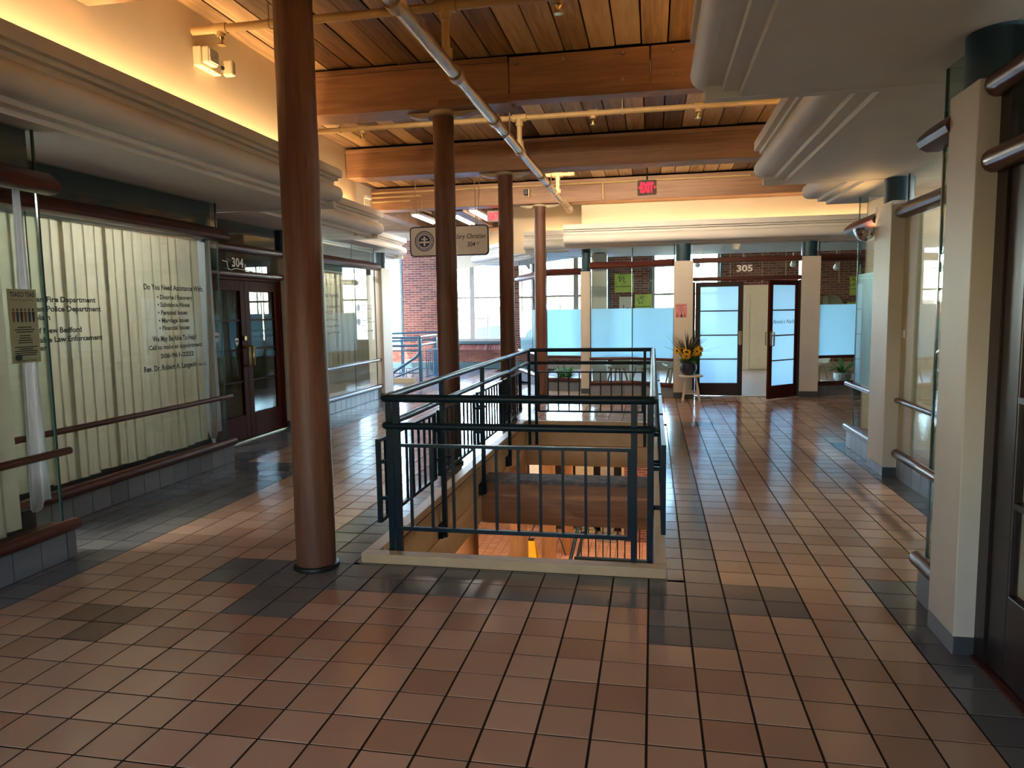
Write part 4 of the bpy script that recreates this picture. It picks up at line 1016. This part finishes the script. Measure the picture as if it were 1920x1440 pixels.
# ================================================================== OVERHEAD THINGS
sp = thing('sprinkler_pipe', 'silver and gold sprinkler main with branch pipes under the plank ceiling', 'pipe', (-7.3, 20, 16.7))
PX, PZ = -7.3, 16.68
jy = [-22, -10, 1.5, 8.2, 15.0, 21.8, 29.5, 36.5, 41.0, 44.2, 46.4]
for k in range(len(jy)-1):
    a, b = jy[k], jy[k+1]
    part('main_pipe', MB().tube([(PX, a, PZ), (PX, b, PZ)], .235, 16), 'silver' if k < 8 else 'pipe', sp, smooth=True)
    if k: part('coupling', MB().tube([(PX, a-.28, PZ), (PX, a+.28, PZ)], .30, 16), 'pipe', sp, smooth=True)
for y, x0, x1, z in ((6.9, -17.4, 6.0, 18.65), (21.7, -21.2, 9.5, 18.45), (38.4, -8.6, -6.0, 18.3)):
    br = part('branch_pipe', MB().tube([(x0, y, z), (x1, y, z)], .155, 12), 'pipe', sp, smooth=True)
    part('riser_pipe', MB().tube([(PX, y, PZ+.1), (PX, y, z)], .15, 12), 'pipe', sp, smooth=True)
    part('tee_fitting', MB().tube([(PX-.4, y, z), (PX+.4, y, z)], .22, 12).tube([(PX, y, z), (PX, y, z-.45)], .21, 12), 'pipe', sp, smooth=True)
    part('outlet_fitting', MB().tube([(PX, y, PZ+.15), (PX, y, PZ+.5)], .24, 12), 'pipe', sp, smooth=True)
    for hx in ((x0+1.2 if y < 10 else x0+4.6), -3.2, 2.4) if y < 30 else ():
        part('branch_tee', MB().tube([(hx-.25, y, z), (hx+.25, y, z)], .2, 10).tube([(hx, y, z), (hx, y, z-.3)], .16, 10), 'pipe', br, smooth=True)
        part('sprinkler_head', MB().lathe((hx, y, z-.62), [(.16, 0), (.16, .03), (.06, .05), (.07, .2), (.12, .28), (.1, .34)], 10), 'brass', br, smooth=True)
    for hx in (x0+3.2, -1.6, 4.5) if y < 30 else (-6.4,):
        part('strap_hanger', MB().tube([(hx, y, z), (hx, y, z+.75)], .03, 5).tube([(hx-.06, y, z), (hx+.06, y, z)], .19, 10), 'iron', br)
for y in (17.3, 32.4): part('pipe_hanger', MB().tube([(PX-.3, y, PZ+.9), (PX-.28, y, PZ-.1), (PX, y, PZ-.3), (PX+.28, y, PZ-.1), (PX+.3, y, PZ+.9)], .04, 6), 'iron', sp)
part('wall_flange', MB().tube([(PX, 46.1, PZ), (PX, 46.38, PZ)], .34, 14), 'pipe', sp, smooth=True)

# unseen fill strips added behind two beams to brighten the back of the hall
for k, (y, z, x0, x1) in enumerate(((17.05, 18.3, -15, 3), (32.05, 18.1, -17, 6))):
    t = thing('beam_fill_lamp', 'fill strip lamp added on the far face of the %s beam' % ['bolted', 'dark third'][k], 'lamp', (x0, y, z), 'added fill lamps behind the beams')
    part('tray', B(x0, x1, y-.25, y-.05, z-.1, z+.1), 'white', t)
    part('tube', MB().tube([(x0+.1, y+.03, z), (x1-.1, y+.03, z)], .06, 6), 'tubeglow', t)
    strip((x0+.1, y+.11, z), (x1-.1, y+.11, z), (0, 1, .15), (3, 26)[k], (1, .82, .60), t, w=.24)
# conduits on the far beam
cd = thing('wall_conduit', 'gold painted electrical conduits bent along the far timber beam', 'conduit', (-22, 44.9, 18))
for z, xe, r in ((18.65, 8, .09), (18.25, -20.6, .085), (17.85, -21.6, .085)):
    if xe > 0: part('conduit', MB().tube([(-25.3, 44.85, z), (xe, 44.85, z)], r, 8), 'pipe', cd, smooth=True)
    else: part('conduit', MB().tube([(-25.3, 44.85, z), (xe, 44.85, z), (xe, 44.85, 17.0), (xe+.3, 46.9, 16.95)], r, 8), 'pipe', cd, smooth=True)
part('conduit', MB().tube([(-5.0, 44.85, 18.65), (-4.2, 44.85, 18.6), (-4.2, 44.85, 17.2)], .09, 8), 'pipe', cd, smooth=True)

# emergency lamp
el = thing('emergency_lamp', 'cream twin head emergency lamp on the warm lit wall', 'lamp', (-17.6, 7.8, 17.4))
part('body', B(-17.6, -17.25, 7.1, 8.5, 17.45, 18.2), 'offwhite', el, bevel=.05)
hd = part('lamp_head', B(-17.25, -16.95, 7.15, 7.85, 17.55, 18.2), 'offwhite', el, bevel=.08)
part('lens', B(-16.96, -16.9, 7.2, 7.8, 17.62, 18.12), 'lens', hd, bevel=.03)
hd = part('lamp_head', B(-17.3, -16.85, 8.62, 8.9, 17.5, 18.15), 'offwhite', el, bevel=.08)
part('lens', B(-17.25, -16.9, 8.9, 8.98, 17.56, 18.1), 'lens', hd, bevel=.03)
part('swivel', MB().tube([(-17.3, 8.48, 17.8), (-17.25, 8.65, 17.8)], .08, 8), 'black', el)
# niche on the far left wall
nc = thing('wall_sconce', 'small hooded panel on the cream wall end, far left', 'sconce', (-25.4, 43.7, 17))
part('panel', B(-25.42, -25.3, 43.1, 44.3, 16.4, 17.95), 'offwhite', nc, bevel=.03); part('inner_panel', B(-25.32, -25.27, 43.4, 44.15, 16.4, 17.6), 'white', nc)
part('hood', MB().prism([(43.05, 18.0), (44.35, 18.0), (44.2, 18.25), (43.2, 18.25)], -25.45, -25.1, axis=0), 'soffit', nc, bevel=.03)

# hanging sign
def panel_round(fr, x0, x1, z0, z1, r, o0, o1, n=5):
    pts = []
    for cx, cz, a0 in ((x1-r, z1-r, 0), (x0+r, z1-r, 90), (x0+r, z0+r, 180), (x1-r, z0+r, 270)):
        for k in range(n+1):
            a = math.radians(a0+90*k/n); pts.append((cx+r*math.cos(a), cz+r*math.sin(a)))
    m_ = MB(fr); m_.prism(pts, o0, o1, axis=1); return m_
hs = thing('hanging_sign', 'pale hanging sign with round blue seal and number 304A', 'sign', (-14.4, 31.85, 11.7))
frS = ((0, 31.9), (1, 0), (0, -1))
part('board', panel_round(frS, -17.33, -11.45, 11.75, 13.9, .3, 0, .12), 'black', hs)
part('face', panel_round(frS, -17.25, -11.53, 11.83, 13.82, .25, .1, .13), 'signface', hs)
text('For His Glory Christian', .34, frS, 12.95, 'blackprint', hs, width=3.72, s0=-15.38, shear=.25, depth=.14, bold=.004)
text('Assembly', .34, frS, 12.38, 'blackprint', hs, width=1.6, s0=-15.38, shear=.25, depth=.14, bold=.004)
text('304', .34, frS, 12.38, 'blackprint', hs, width=.62, s0=-13.05, shear=.25, depth=.14, bold=.004)
text('A', .2, frS, 12.52, 'blackprint', hs, s0=-12.36, shear=.25, depth=.14)
def ring(fr, cx, cz, r0, r1, o, n=40):
    m_ = MB(fr); vs = [(cx+r*math.cos(k*2*math.pi/n), o, cz+r*math.sin(k*2*math.pi/n)) for r in (r0, r1) for k in range(n)]
    m_.add(vs, [(k, (k+1) % n, n+(k+1) % n, n+k) for k in range(n)]); return m_
seal = part('seal', ring(frS, -16.22, 12.86, 0, .60, .14), 'blueprint', hs)
part('seal_ring', ring(frS, -16.22, 12.86, .66, .73, .14), 'blueprint', seal)
part('seal_text_band', ring(frS, -16.22, 12.86, .45, .54, .145), 'signface', seal)
part('seal_cross', MB(frS).box(-16.28, -16.16, .145, .15, 12.5, 13.2).box(-16.45, -15.99, .145, .15, 12.95, 13.05), 'signface', seal)
part('seal_banner', MB(frS).box(-16.62, -15.82, .146, .152, 12.72, 12.84), 'signface', seal)
for x in (-16.75, -12.35):
    part('chain', MB().tube([(x, 31.85, 13.88), (x-.1, 31.83, 17.25)], .03, 5), 'iron', hs); 
part('chain', MB().tube([(-12.3, 31.85, 13.88), (-12.05, 31.9, 17.25)], .03, 5), 'iron', hs)

def exit_sign(x, y, z, label, stem, arrows=True):
    t = thing('exit_sign', label, 'exit sign', (x, y, z), 'lit exit signs under the beams')
    fr = ((x, y), (1, 0), (0, -1))
    part('housing', panel_round(fr, -.64, .64, z-.5, z+.5, .1, -.12, .1), 'exitface', t)
    text('EXIT', .62, fr, z-.31, 'redglow', t, width=.86, s0=-.43, bold=.035, depth=.12)
    if arrows:
        for s_ in (-1, 1):
            m_ = MB(fr); m_.add([(s_*.48, .12, z+.09), (s_*.6, .12, z), (s_*.48, .12, z-.09)], [(0, 1, 2)]); part('arrow', m_, 'redglow', t)
    part('stem', MB().tube([(x, y, z+.5), (x, y, stem)], .05, 8), 'black', t)
    part('canopy', MB().lathe((x, y, stem-.08), [(.18, 0), (.2, .08)], 12), 'black', t)
exit_sign(-.35, 32.0, 15.97, 'red lit exit sign on a black stem below the third beam', 19.1)
exit_sign(-14.35, 47.1, 16.45, 'small red lit exit sign above the hanging sign', 18.9)
ld = thing('speaker_box', 'small dark loudspeaker box on the far timber beam', 'speaker', (-10.9, 44.8, 18))
part('box', B(-11.1, -10.75, 44.5, 44.98, 17.85, 18.3), 'black', ld, bevel=.03); part('bracket', B(-10.7, -10.6, 44.6, 44.98, 17.7, 18.35), 'pipe', ld)

# fluorescent lamps in the far hall
for k, (x, y0, y1) in enumerate(((-16.45, 47.2, 54.5), (-19.0, 50.5, 57.5), (-22.5, 48.5, 55.5), (-15.5, 62, 69))):
    t = thing('fluorescent_lamp', 'twin tube fluorescent lamp in the far hall, %s' % ['beside the small exit sign', 'behind the hanging sign', 'over the far stair railing', 'nearest the far windows'][k], 'lamp', (x, y0, 17.1), 'fluorescent lamps in the far hall')
    part('housing', B(x-.4, x+.4, y0, y1, 17.12, 17.35), 'white', t)
    for o_ in (-.2, .2): part('tube', MB().tube([(x+o_, y0+.1, 17.03), (x+o_, y1-.1, 17.03)], .08, 6), 'tube', t)
    strip((x, y0+.1, 16.93), (x, y1-.1, 16.93), (0, 0, -1), 2.2, (1, .93, .8), t, w=.5)
    for yy in (y0+.6, y1-.6): part('hanger', MB().tube([(x, yy, 17.35), (x, yy, 18.95)], .03, 5), 'iron', t)

# ================================================================== FAR STAIR RAILING
fr_ = thing('stair_railing', 'bright blue steel railing at the far stair by the brick pier', 'railing', (-25.4, 58, 0))
for p in ((-25.4, 58), (-25.5, 64.2), (-30.5, 58), (-35.5, 58), (-30.5, 66.5)):
    part('post', B(p[0]-.16, p[0]+.16, p[1]-.16, p[1]+.16, 0, 4.75), 'railblue', fr_)
for z in (5.0, 4.1):
    part('side_rail', MB().tube([(-25.4, 58, z), (-25.5, 64.4, z)], .13, 10), 'railblue', fr_, smooth=True)
    part('front_rail', MB().tube([(-25.5, 58.1, z-.1), (-36, 58.1, z-.1)], .13, 10), 'railblue', fr_, smooth=True)
    part('back_rail', MB().tube([(-25.5, 66.5, z+.3), (-36, 63.5, z+.1)], .12, 10), 'railblue', fr_, smooth=True)
part('front_bar', B(-36, -25.5, 58, 58.12, 3.4, 3.55), 'railblue', fr_)
part('front_bar', B(-36, -25.5, 58, 58.12, .9, 1.02), 'railblue', fr_)
pn_ = part('infill_panel', MB().box(-24.98, -24.86, 58.6, 64.6, 3.35, 3.5).box(-24.98, -24.86, 58.6, 64.6, .4, .55), 'railblue', fr_)
b0 = part('baluster', B(-24.96, -24.88, 58.7, 58.78, .5, 3.4), 'railblue', pn_)
for k in range(1, 9):
    o = b0.copy(); COL.objects.link(o); o.parent = pn_; o.location = Vector((0, k*.7, 0))*T
part('stair_handrail', MB().tube([(-25.35, 57.7, 5.0), (-25.4, 57.6, 3.2), (-25.8, 57.5, 2.75), (-29.5, 57.3, .4), (-31, 57.2, -.0)], .15, 10), 'railblue', fr_, smooth=True)
part('stair_handrail', MB().tube([(-25.5, 57.5, 1.6), (-29.5, 57.3, -.0)], .1, 8), 'railblue', fr_, smooth=True)
b0 = part('stair_baluster', B(-26.2, -26.13, 57.46, 57.54, .0, 1.4), 'railblue', fr_)
for k in range(1, 5):
    o = b0.copy(); COL.objects.link(o); o.location = Vector((-k*.75, 0, 0))*T
solo('stair_curb', B(-30, -25.7, 56.6, 57.0, .0, .5), 'curb', 'low beige curb at the far stair under the blue railing', 'curb')

# ================================================================== FLOWERS BY THE SHOP DOOR
st = thing('plant_stool', 'small white wooden stool beneath the flower pot', 'stool', (3.25, 43.05, 0))
part('seat', MB().lathe((3.25, 43.05, 2.0), [(.98, 0), (1.0, .03), (1.0, .12), (.97, .15)], 28), 'stool', st, smooth=True)
feet = [(2.55, 42.5), (3.95, 42.5), (3.95, 43.6), (2.6, 43.65)]
for fx, fy in feet: part('leg', MB().bar((3.25+(fx-3.25)*.55, 43.05+(fy-43.05)*.55, 2.0), (fx, fy, 0), .17), 'stool', st)
part('stretcher', MB().bar((2.72, 42.65, .62), (3.8, 42.65, .62), .1, .12), 'stool', st); part('stretcher', MB().bar((2.72, 43.45, .72), (3.8, 43.45, .72), .1, .12), 'stool', st)
rnd = random.Random(4)
fp = thing('flower_pot', 'dark glazed pot of yellow daisies with spiky bronze grass', 'plant', (3.02, 42.95, 2.16))
part('pot', MB().lathe((3.02, 42.95, 2.16), [(.36, 0), (.55, .12), (.68, .45), (.69, .7), (.62, .95), (.60, 1.02), (.66, 1.06), (.66, 1.12), (.58, 1.12), (.56, 1.0)], 26), 'pot', fp, smooth=True)
part('soil', MB().lathe((3.02, 42.95, 3.1), [(.55, 0), (.5, .06)], 20), 'soil', fp)
lf = MB()
for k in range(150):
    a = rnd.uniform(0, 6.283); e = rnd.uniform(-.25, .9); r0 = rnd.uniform(.1, .5)
    lf.leafblade((3.02+r0*math.cos(a), 42.95+r0*math.sin(a), 3.15+rnd.uniform(0, .45)), (math.cos(a), math.sin(a), e), rnd.uniform(.35, .65), .22, .12, 3)
part('foliage', lf, 'leaf', fp)
gs = MB()
for k in range(70):
    a = rnd.uniform(0, 6.283); e = rnd.uniform(.5, 2.6)
    gs.leafblade((3.0+.12*math.cos(a), 42.95+.12*math.sin(a), 3.6), (math.cos(a), min(.25, math.sin(a)), e), rnd.uniform(1.8, 3.0), .1, rnd.uniform(.2, 1.0), 5)
part('spiky_grass', gs, 'leafdark', fp)
heads = []
for k in range(17):
    a = k*2.4+rnd.uniform(-.3, .3); rr = .35+.75*((k % 6)/6)+rnd.uniform(0, .15)
    heads.append((3.0+rr*math.cos(a)*1.15, 42.95+rr*math.sin(a)*.7-.25, 4.05+rnd.uniform(-.25, .35)))
for hx, hy, hz in heads:
    c = Vector((hx, hy, hz)); nrm = Vector((hx-3.0, hy-43.15-.5, .55)).normalized()
    u = nrm.cross(Vector((0, 0, 1))).normalized(); v = u.cross(nrm)
    pm = MB()
    for q in range(13):
        a = q*2*math.pi/13; d = u*math.cos(a)+v*math.sin(a); w = u*-math.sin(a)+v*math.cos(a)
        pm.add([c+d*.06-w*.03, c+d*.06+w*.03, c+d*.24+w*.055-nrm*.03, c+d*.34-nrm*.06, c+d*.24-w*.055-nrm*.03], [(0, 1, 2, 3, 4)])
    fh = part('daisy', pm, 'petal', fp)
    part('daisy_centre', MB().blob(tuple(c+nrm*.02), .1, -1, 1, .05, rnd), 'seed', fh, smooth=True)
    part('stem', MB().tube([tuple(c-nrm*.03), (3.02+(hx-3.02)*.5, 42.95+(hy-42.95)*.5, 3.5)], .018, 4), 'leaf', fh)

# ================================================================== INSIDE THE NAIL SHOP
solo('wall_back.003', MB().box(10.4, 15.6, 75.0, 75.3, 0, 10.45), 'doorcream', 'low cream partition with a flush door inside the nail shop', 'wall', kind='structure')
idr = thing('door_4', 'flush cream door in the partition inside the nail shop', 'door', (13.2, 74.9, 0), kind='structure')
part('leaf', B(11.9, 15.0, 74.86, 74.95, .1, 9.3), 'doorcream', idr); part('casing', MB().box(11.5, 11.85, 74.8, 75, 0, 9.7).box(15.05, 15.4, 74.8, 75, 0, 9.7).box(11.85, 15.05, 74.8, 75, 9.35, 9.7), 'doorcream', idr)
def painting(x0, x1, z0, z1, label, mat='lime', bamboo=True, seed=1):
    t = thing('canvas_painting', label, 'painting', ((x0+x1)/2, 75.9, z0))
    part('canvas', B(x0, x1, 75.72, 75.9, z0, z1), mat, t, bevel=.02)
    if bamboo:
        fr = ((x0, 75.72), (1, 0), (0, -1)); r = random.Random(seed); m_ = MB(fr); w, h = x1-x0, z1-z0
        for k in range(16):
            cx = r.uniform(.05, .5)*w; cz = z0+h*r.uniform(.55, .95); a = r.uniform(-2.4, -.6); L = r.uniform(.25, .5)
            dx, dz = math.cos(a)*L, math.sin(a)*L
            m_.add([(cx, .012, cz), (cx+dx*.5-dz*.12, .012, cz+dz*.5+dx*.12), (cx+dx, .012, cz+dz), (cx+dx*.5+dz*.12, .012, cz+dz*.5-dx*.12)], [(0, 1, 2, 3)])
        m_.box(.04*w, .96*w, .006, .014, z0+h*.3, z0+h*.34)
        part('bamboo_print', m_, 'limedark', t)
    return t
painting(-4.8, -2.35, 9.9, 12.25, 'green bamboo canvas on the brick pier behind the frosted glass', seed=2)
painting(-2.2, -.1, 7.3, 9.6, 'lower lime canvas on the brick pier behind the frosted glass', seed=3)
g3 = painting(-4.2, -2.6, 7.2, 9.35, 'grey paper print on the brick pier beside the lime canvas', mat='papera', bamboo=False)
g4 = MB(((-4.2, 75.72), (1, 0), (0, -1))).box(.5, .6, .01, .02, 7.5, 8.3).box(.9, 1.2, .01, .02, 7.5, 7.9); part('printed_figure', g4, 'blackprint', g3)
painting(23.6, 25.2, 9.05, 11.3, 'tall lime canvas on the lit brick wall', seed=5)
painting(23.4, 25.2, 5.9, 8.2, 'pale lime canvas low on the lit brick wall', seed=6)
mi = thing('round_mirror', 'round framed mirror on the lit brick wall of the nail shop', 'mirror', (21.4, 75.85, 6.2))
mm = MB(((21.4, 75.85), (1, 0), (0, -1))); mm.prism([(1.5*math.cos(k*math.pi/18), 7.6+1.5*math.sin(k*math.pi/18)) for k in range(36)], 0, .06, axis=1); part('mirror_glass', mm, 'mirror', mi)
part('rim', MB().tube([(21.4+1.52*math.cos(k*math.pi/18), 75.8, 7.6+1.52*math.sin(k*math.pi/18)) for k in range(37)], .06, 6, cap=False), 'brass', mi, smooth=True)
def shell_chair(x, y, rz, label):
    t = thing('shell_chair', label, 'chair', (x, y, 0), 'white chairs in the nail shop')
    vs = []; fs = []; n = 8; prof = [(.95, 2.35), (.8, 2.22), (.3, 2.15), (-.5, 2.2), (-.85, 2.5), (-1.0, 3.1), (-1.08, 3.9)]
    for (d, z) in prof:
        for k in range(n+1):
            q = -1+2*k/n; w = 1.0 if z < 2.6 else .95
            vs.append((x+q*w, y+d+(.22*q*q if z > 2.4 else 0), z+.22*q*q*(1 if z < 2.6 else .2)))
    for i in range(len(prof)-1):
        for k in range(n): a = i*(n+1)+k; fs.append((a, a+1, a+n+2, a+n+1))
    m_ = MB(); m_.add(vs, fs); o = part('seat_shell', m_, 'chairwhite', t, smooth=True); md = o.modifiers.new('t', 'SOLIDIFY'); md.thickness = .012
    for sx in (-1, 1):
        for sy in (-1, 1): part('leg', MB().tube([(x+sx*.45, y+sy*.4, 2.15), (x+sx*.85, y+sy*.85, 0)], .09, 7, taper=[.1, .06]), 'legwood', t, smooth=True)
    t.rotation_euler.z = rz; return t
for k, (x, y, rz) in enumerate(((-3.2, 50.2, .6), (-.9, 50.9, -.8), (2.2, 50.3, .3), (15.4, 53.6, 2.4))):
    shell_chair(x, y, rz, 'white shell chair with beech legs, '+['nearest the slim column inside the shop', 'in the middle behind the bent window', 'behind the column with the pink notice', 'behind the window right of the open door'][k])
tb = thing('nail_table', 'white nail table behind the bent frosted window', 'table', (-.2, 53.5, 0))
part('top', B(-2.4, 2.0, 52.9, 54.6, 2.55, 2.75), 'white', tb, bevel=.04)
for lx in (-2.1, 1.7):
    for ly in (53.1, 54.4): part('leg', MB().bar((lx, ly, 2.55), (lx, ly, 0), .18), 'white', tb)
cbn = thing('low_cabinet', 'grey fluted cabinet along the nail shop wall', 'cabinet', (1, 74.5, 0))
part('body', B(-4.5, 7, 74.0, 75.6, 0, 3.2), 'concrete', cbn, bevel=.03); part('top', B(-4.6, 7.1, 73.9, 75.6, 3.2, 3.35), 'white', cbn, bevel=.02)
def leafy(x, y, z0, label, potmat, potr, n, L, seed, arch=1.0):
    r = random.Random(seed); t = thing('potted_plant', label, 'plant', (x, y, z0))
    part('pot', MB().lathe((x, y, z0), [(potr*.75, 0), (potr, .25), (potr*1.02, .7), (potr*.95, .75), (potr*.9, .7)], 20), potmat, t, smooth=True)
    m_ = MB()
    for k in range(n):
        a = r.uniform(0, 6.283); m_.leafblade((x+.1*math.cos(a), y+.1*math.sin(a), z0+.7), (math.cos(a), math.sin(a), r.uniform(.7, 2.2)), r.uniform(.6, 1)*L, .28, r.uniform(.3, 1.2)*arch, 5)
    part('leaves', m_, 'leaf', t)
leafy(-8.3, 51.2, 0.005, 'bushy green plant behind the glass by the slim round post', 'black', .7, 60, 2.6, 3)
bch = thing('display_bench', 'low white display bench inside the window right of the open door', 'bench', (16.6, 50.2, 0))
part('top', B(15.2, 18.2, 49.6, 50.9, .85, 1.0), 'white', bch); part('leg', B(15.4, 15.6, 49.8, 50.7, 0, .85), 'white', bch); part('leg', B(17.8, 18.0, 49.8, 50.7, 0, .85), 'white', bch)
leafy(16.9, 50.2, 1.0, 'strappy plant in a hammered silver pot right of the open door', 'silverpot', .75, 22, 2.4, 9)
for k, (x, z) in enumerate(((9.3, 13.0), (14.2, 12.4), (18.4, 12.0), (4.6, 12.6))):
    t = thing('spot_lamp', 'white track spotlight hanging inside the nail shop, '+['above number 305', 'beside the far column', 'before the lit brick wall', 'near the tall window'][k], 'lamp', (x, 60, z))
    part('stem', MB().tube([(x, 60, z), (x, 60, 18.9)], .05, 6), 'white', t)
    part('head', MB().tube([(x, 59.9, z), (x+.1, 60.6, z-.35)], .3, 12, taper=[.16, .3]), 'white', t, smooth=True)
    part('lens', MB().tube([(x+.1, 60.6, z-.35), (x+.105, 60.64, z-.37)], .24, 12), 'spotglow', t)
for x, lab in ((9.6, 'above the partition edge'), (13.4, 'above the cream door'), (16.2, 'behind the far column'), (19.6, 'left of the round mirror'), (22.4, 'beside the tall lime canvas')):
    solo('wall_conduit', MB().tube([(x, 75.93, 10.6), (x, 75.93, 19)], .07, 6), 'iron', 'thin vertical conduit on the nail shop brick wall, '+lab, 'conduit', group='conduits on the nail shop brick wall')

# ================================================================== OUTSIDE THE FAR WINDOWS
solo('exterior_ground', B(-500, 500, 80, 1400, -46, -45), 'ext_ground', 'pale streets and yards outside below the windows', 'ground', kind='structure')
rf = thing('exterior_roof', 'big blue curved metal roof just outside the far window', 'roof', (-26, 120, -45))
m_ = MB(); prof = [(-26+26*math.cos(math.radians(a)), -20+25.2*math.sin(math.radians(a))) for a in range(0, 181, 6)]
m_.prism(prof, 108, 150, axis=1); part('vault', m_, 'ext_roof', rf, smooth=True); part('wall', B(-52, 0, 108.5, 149.5, -45, -20), 'ext_pale', rf)
rnd = random.Random(11)
for k in range(9):
    x = -115+k*17+rnd.uniform(-2, 2); y = 190+(k % 2)*45
    t = thing('exterior_tree', 'bushy tree outside, %s along the skyline' % ['first', 'second', 'third', 'fourth', 'fifth', 'sixth', 'seventh', 'eighth', 'ninth'][k], 'tree', (x, y, -45), 'trees outside the far windows')
    part('trunk', MB().tube([(x, y, -45), (x, y, -15)], 1.2, 6), 'legwood', t)
    for q in range(4): part('crown', MB().blob((x+rnd.uniform(-4, 4), y+rnd.uniform(-3, 3), rnd.uniform(-12, -1)), rnd.uniform(6, 9), 0, .85, .18, rnd), 'ext_leaf', t)
for k, (x, y, w, h, m_) in enumerate(((-150, 330, 46, 9, 'ext_brick'), (-90, 360, 40, 10, 'ext_pale'), (-40, 340, 34, 10.5, 'ext_brick'), (0, 380, 44, 8.5, 'ext_pale'), (60, 350, 50, 9.5, 'ext_brick'))):
    t = thing('exterior_building', 'distant %s building on the skyline, %s' % ('brick' if 'brick' in m_ else 'pale', ['far left', 'left of the round posts', 'with two chimneys', 'behind the nail shop', 'behind the shop door'][k]), 'building', (x, y, -45))
    part('block', B(x-w/2, x+w/2, y, y+30, -45, h), m_, t)
    for q in range(5): part('window', B(x-w/2+w*(q+.3)/5, x-w/2+w*(q+.7)/5, y-.1, y+.05, h-6, h-2), 'black', t)
    if k == 2:
        for q in (4, 9): part('chimney', MB().tube([(x+q, y+5, h), (x+q, y+5, h+9)], 1.3, 8), 'ext_brick', t)
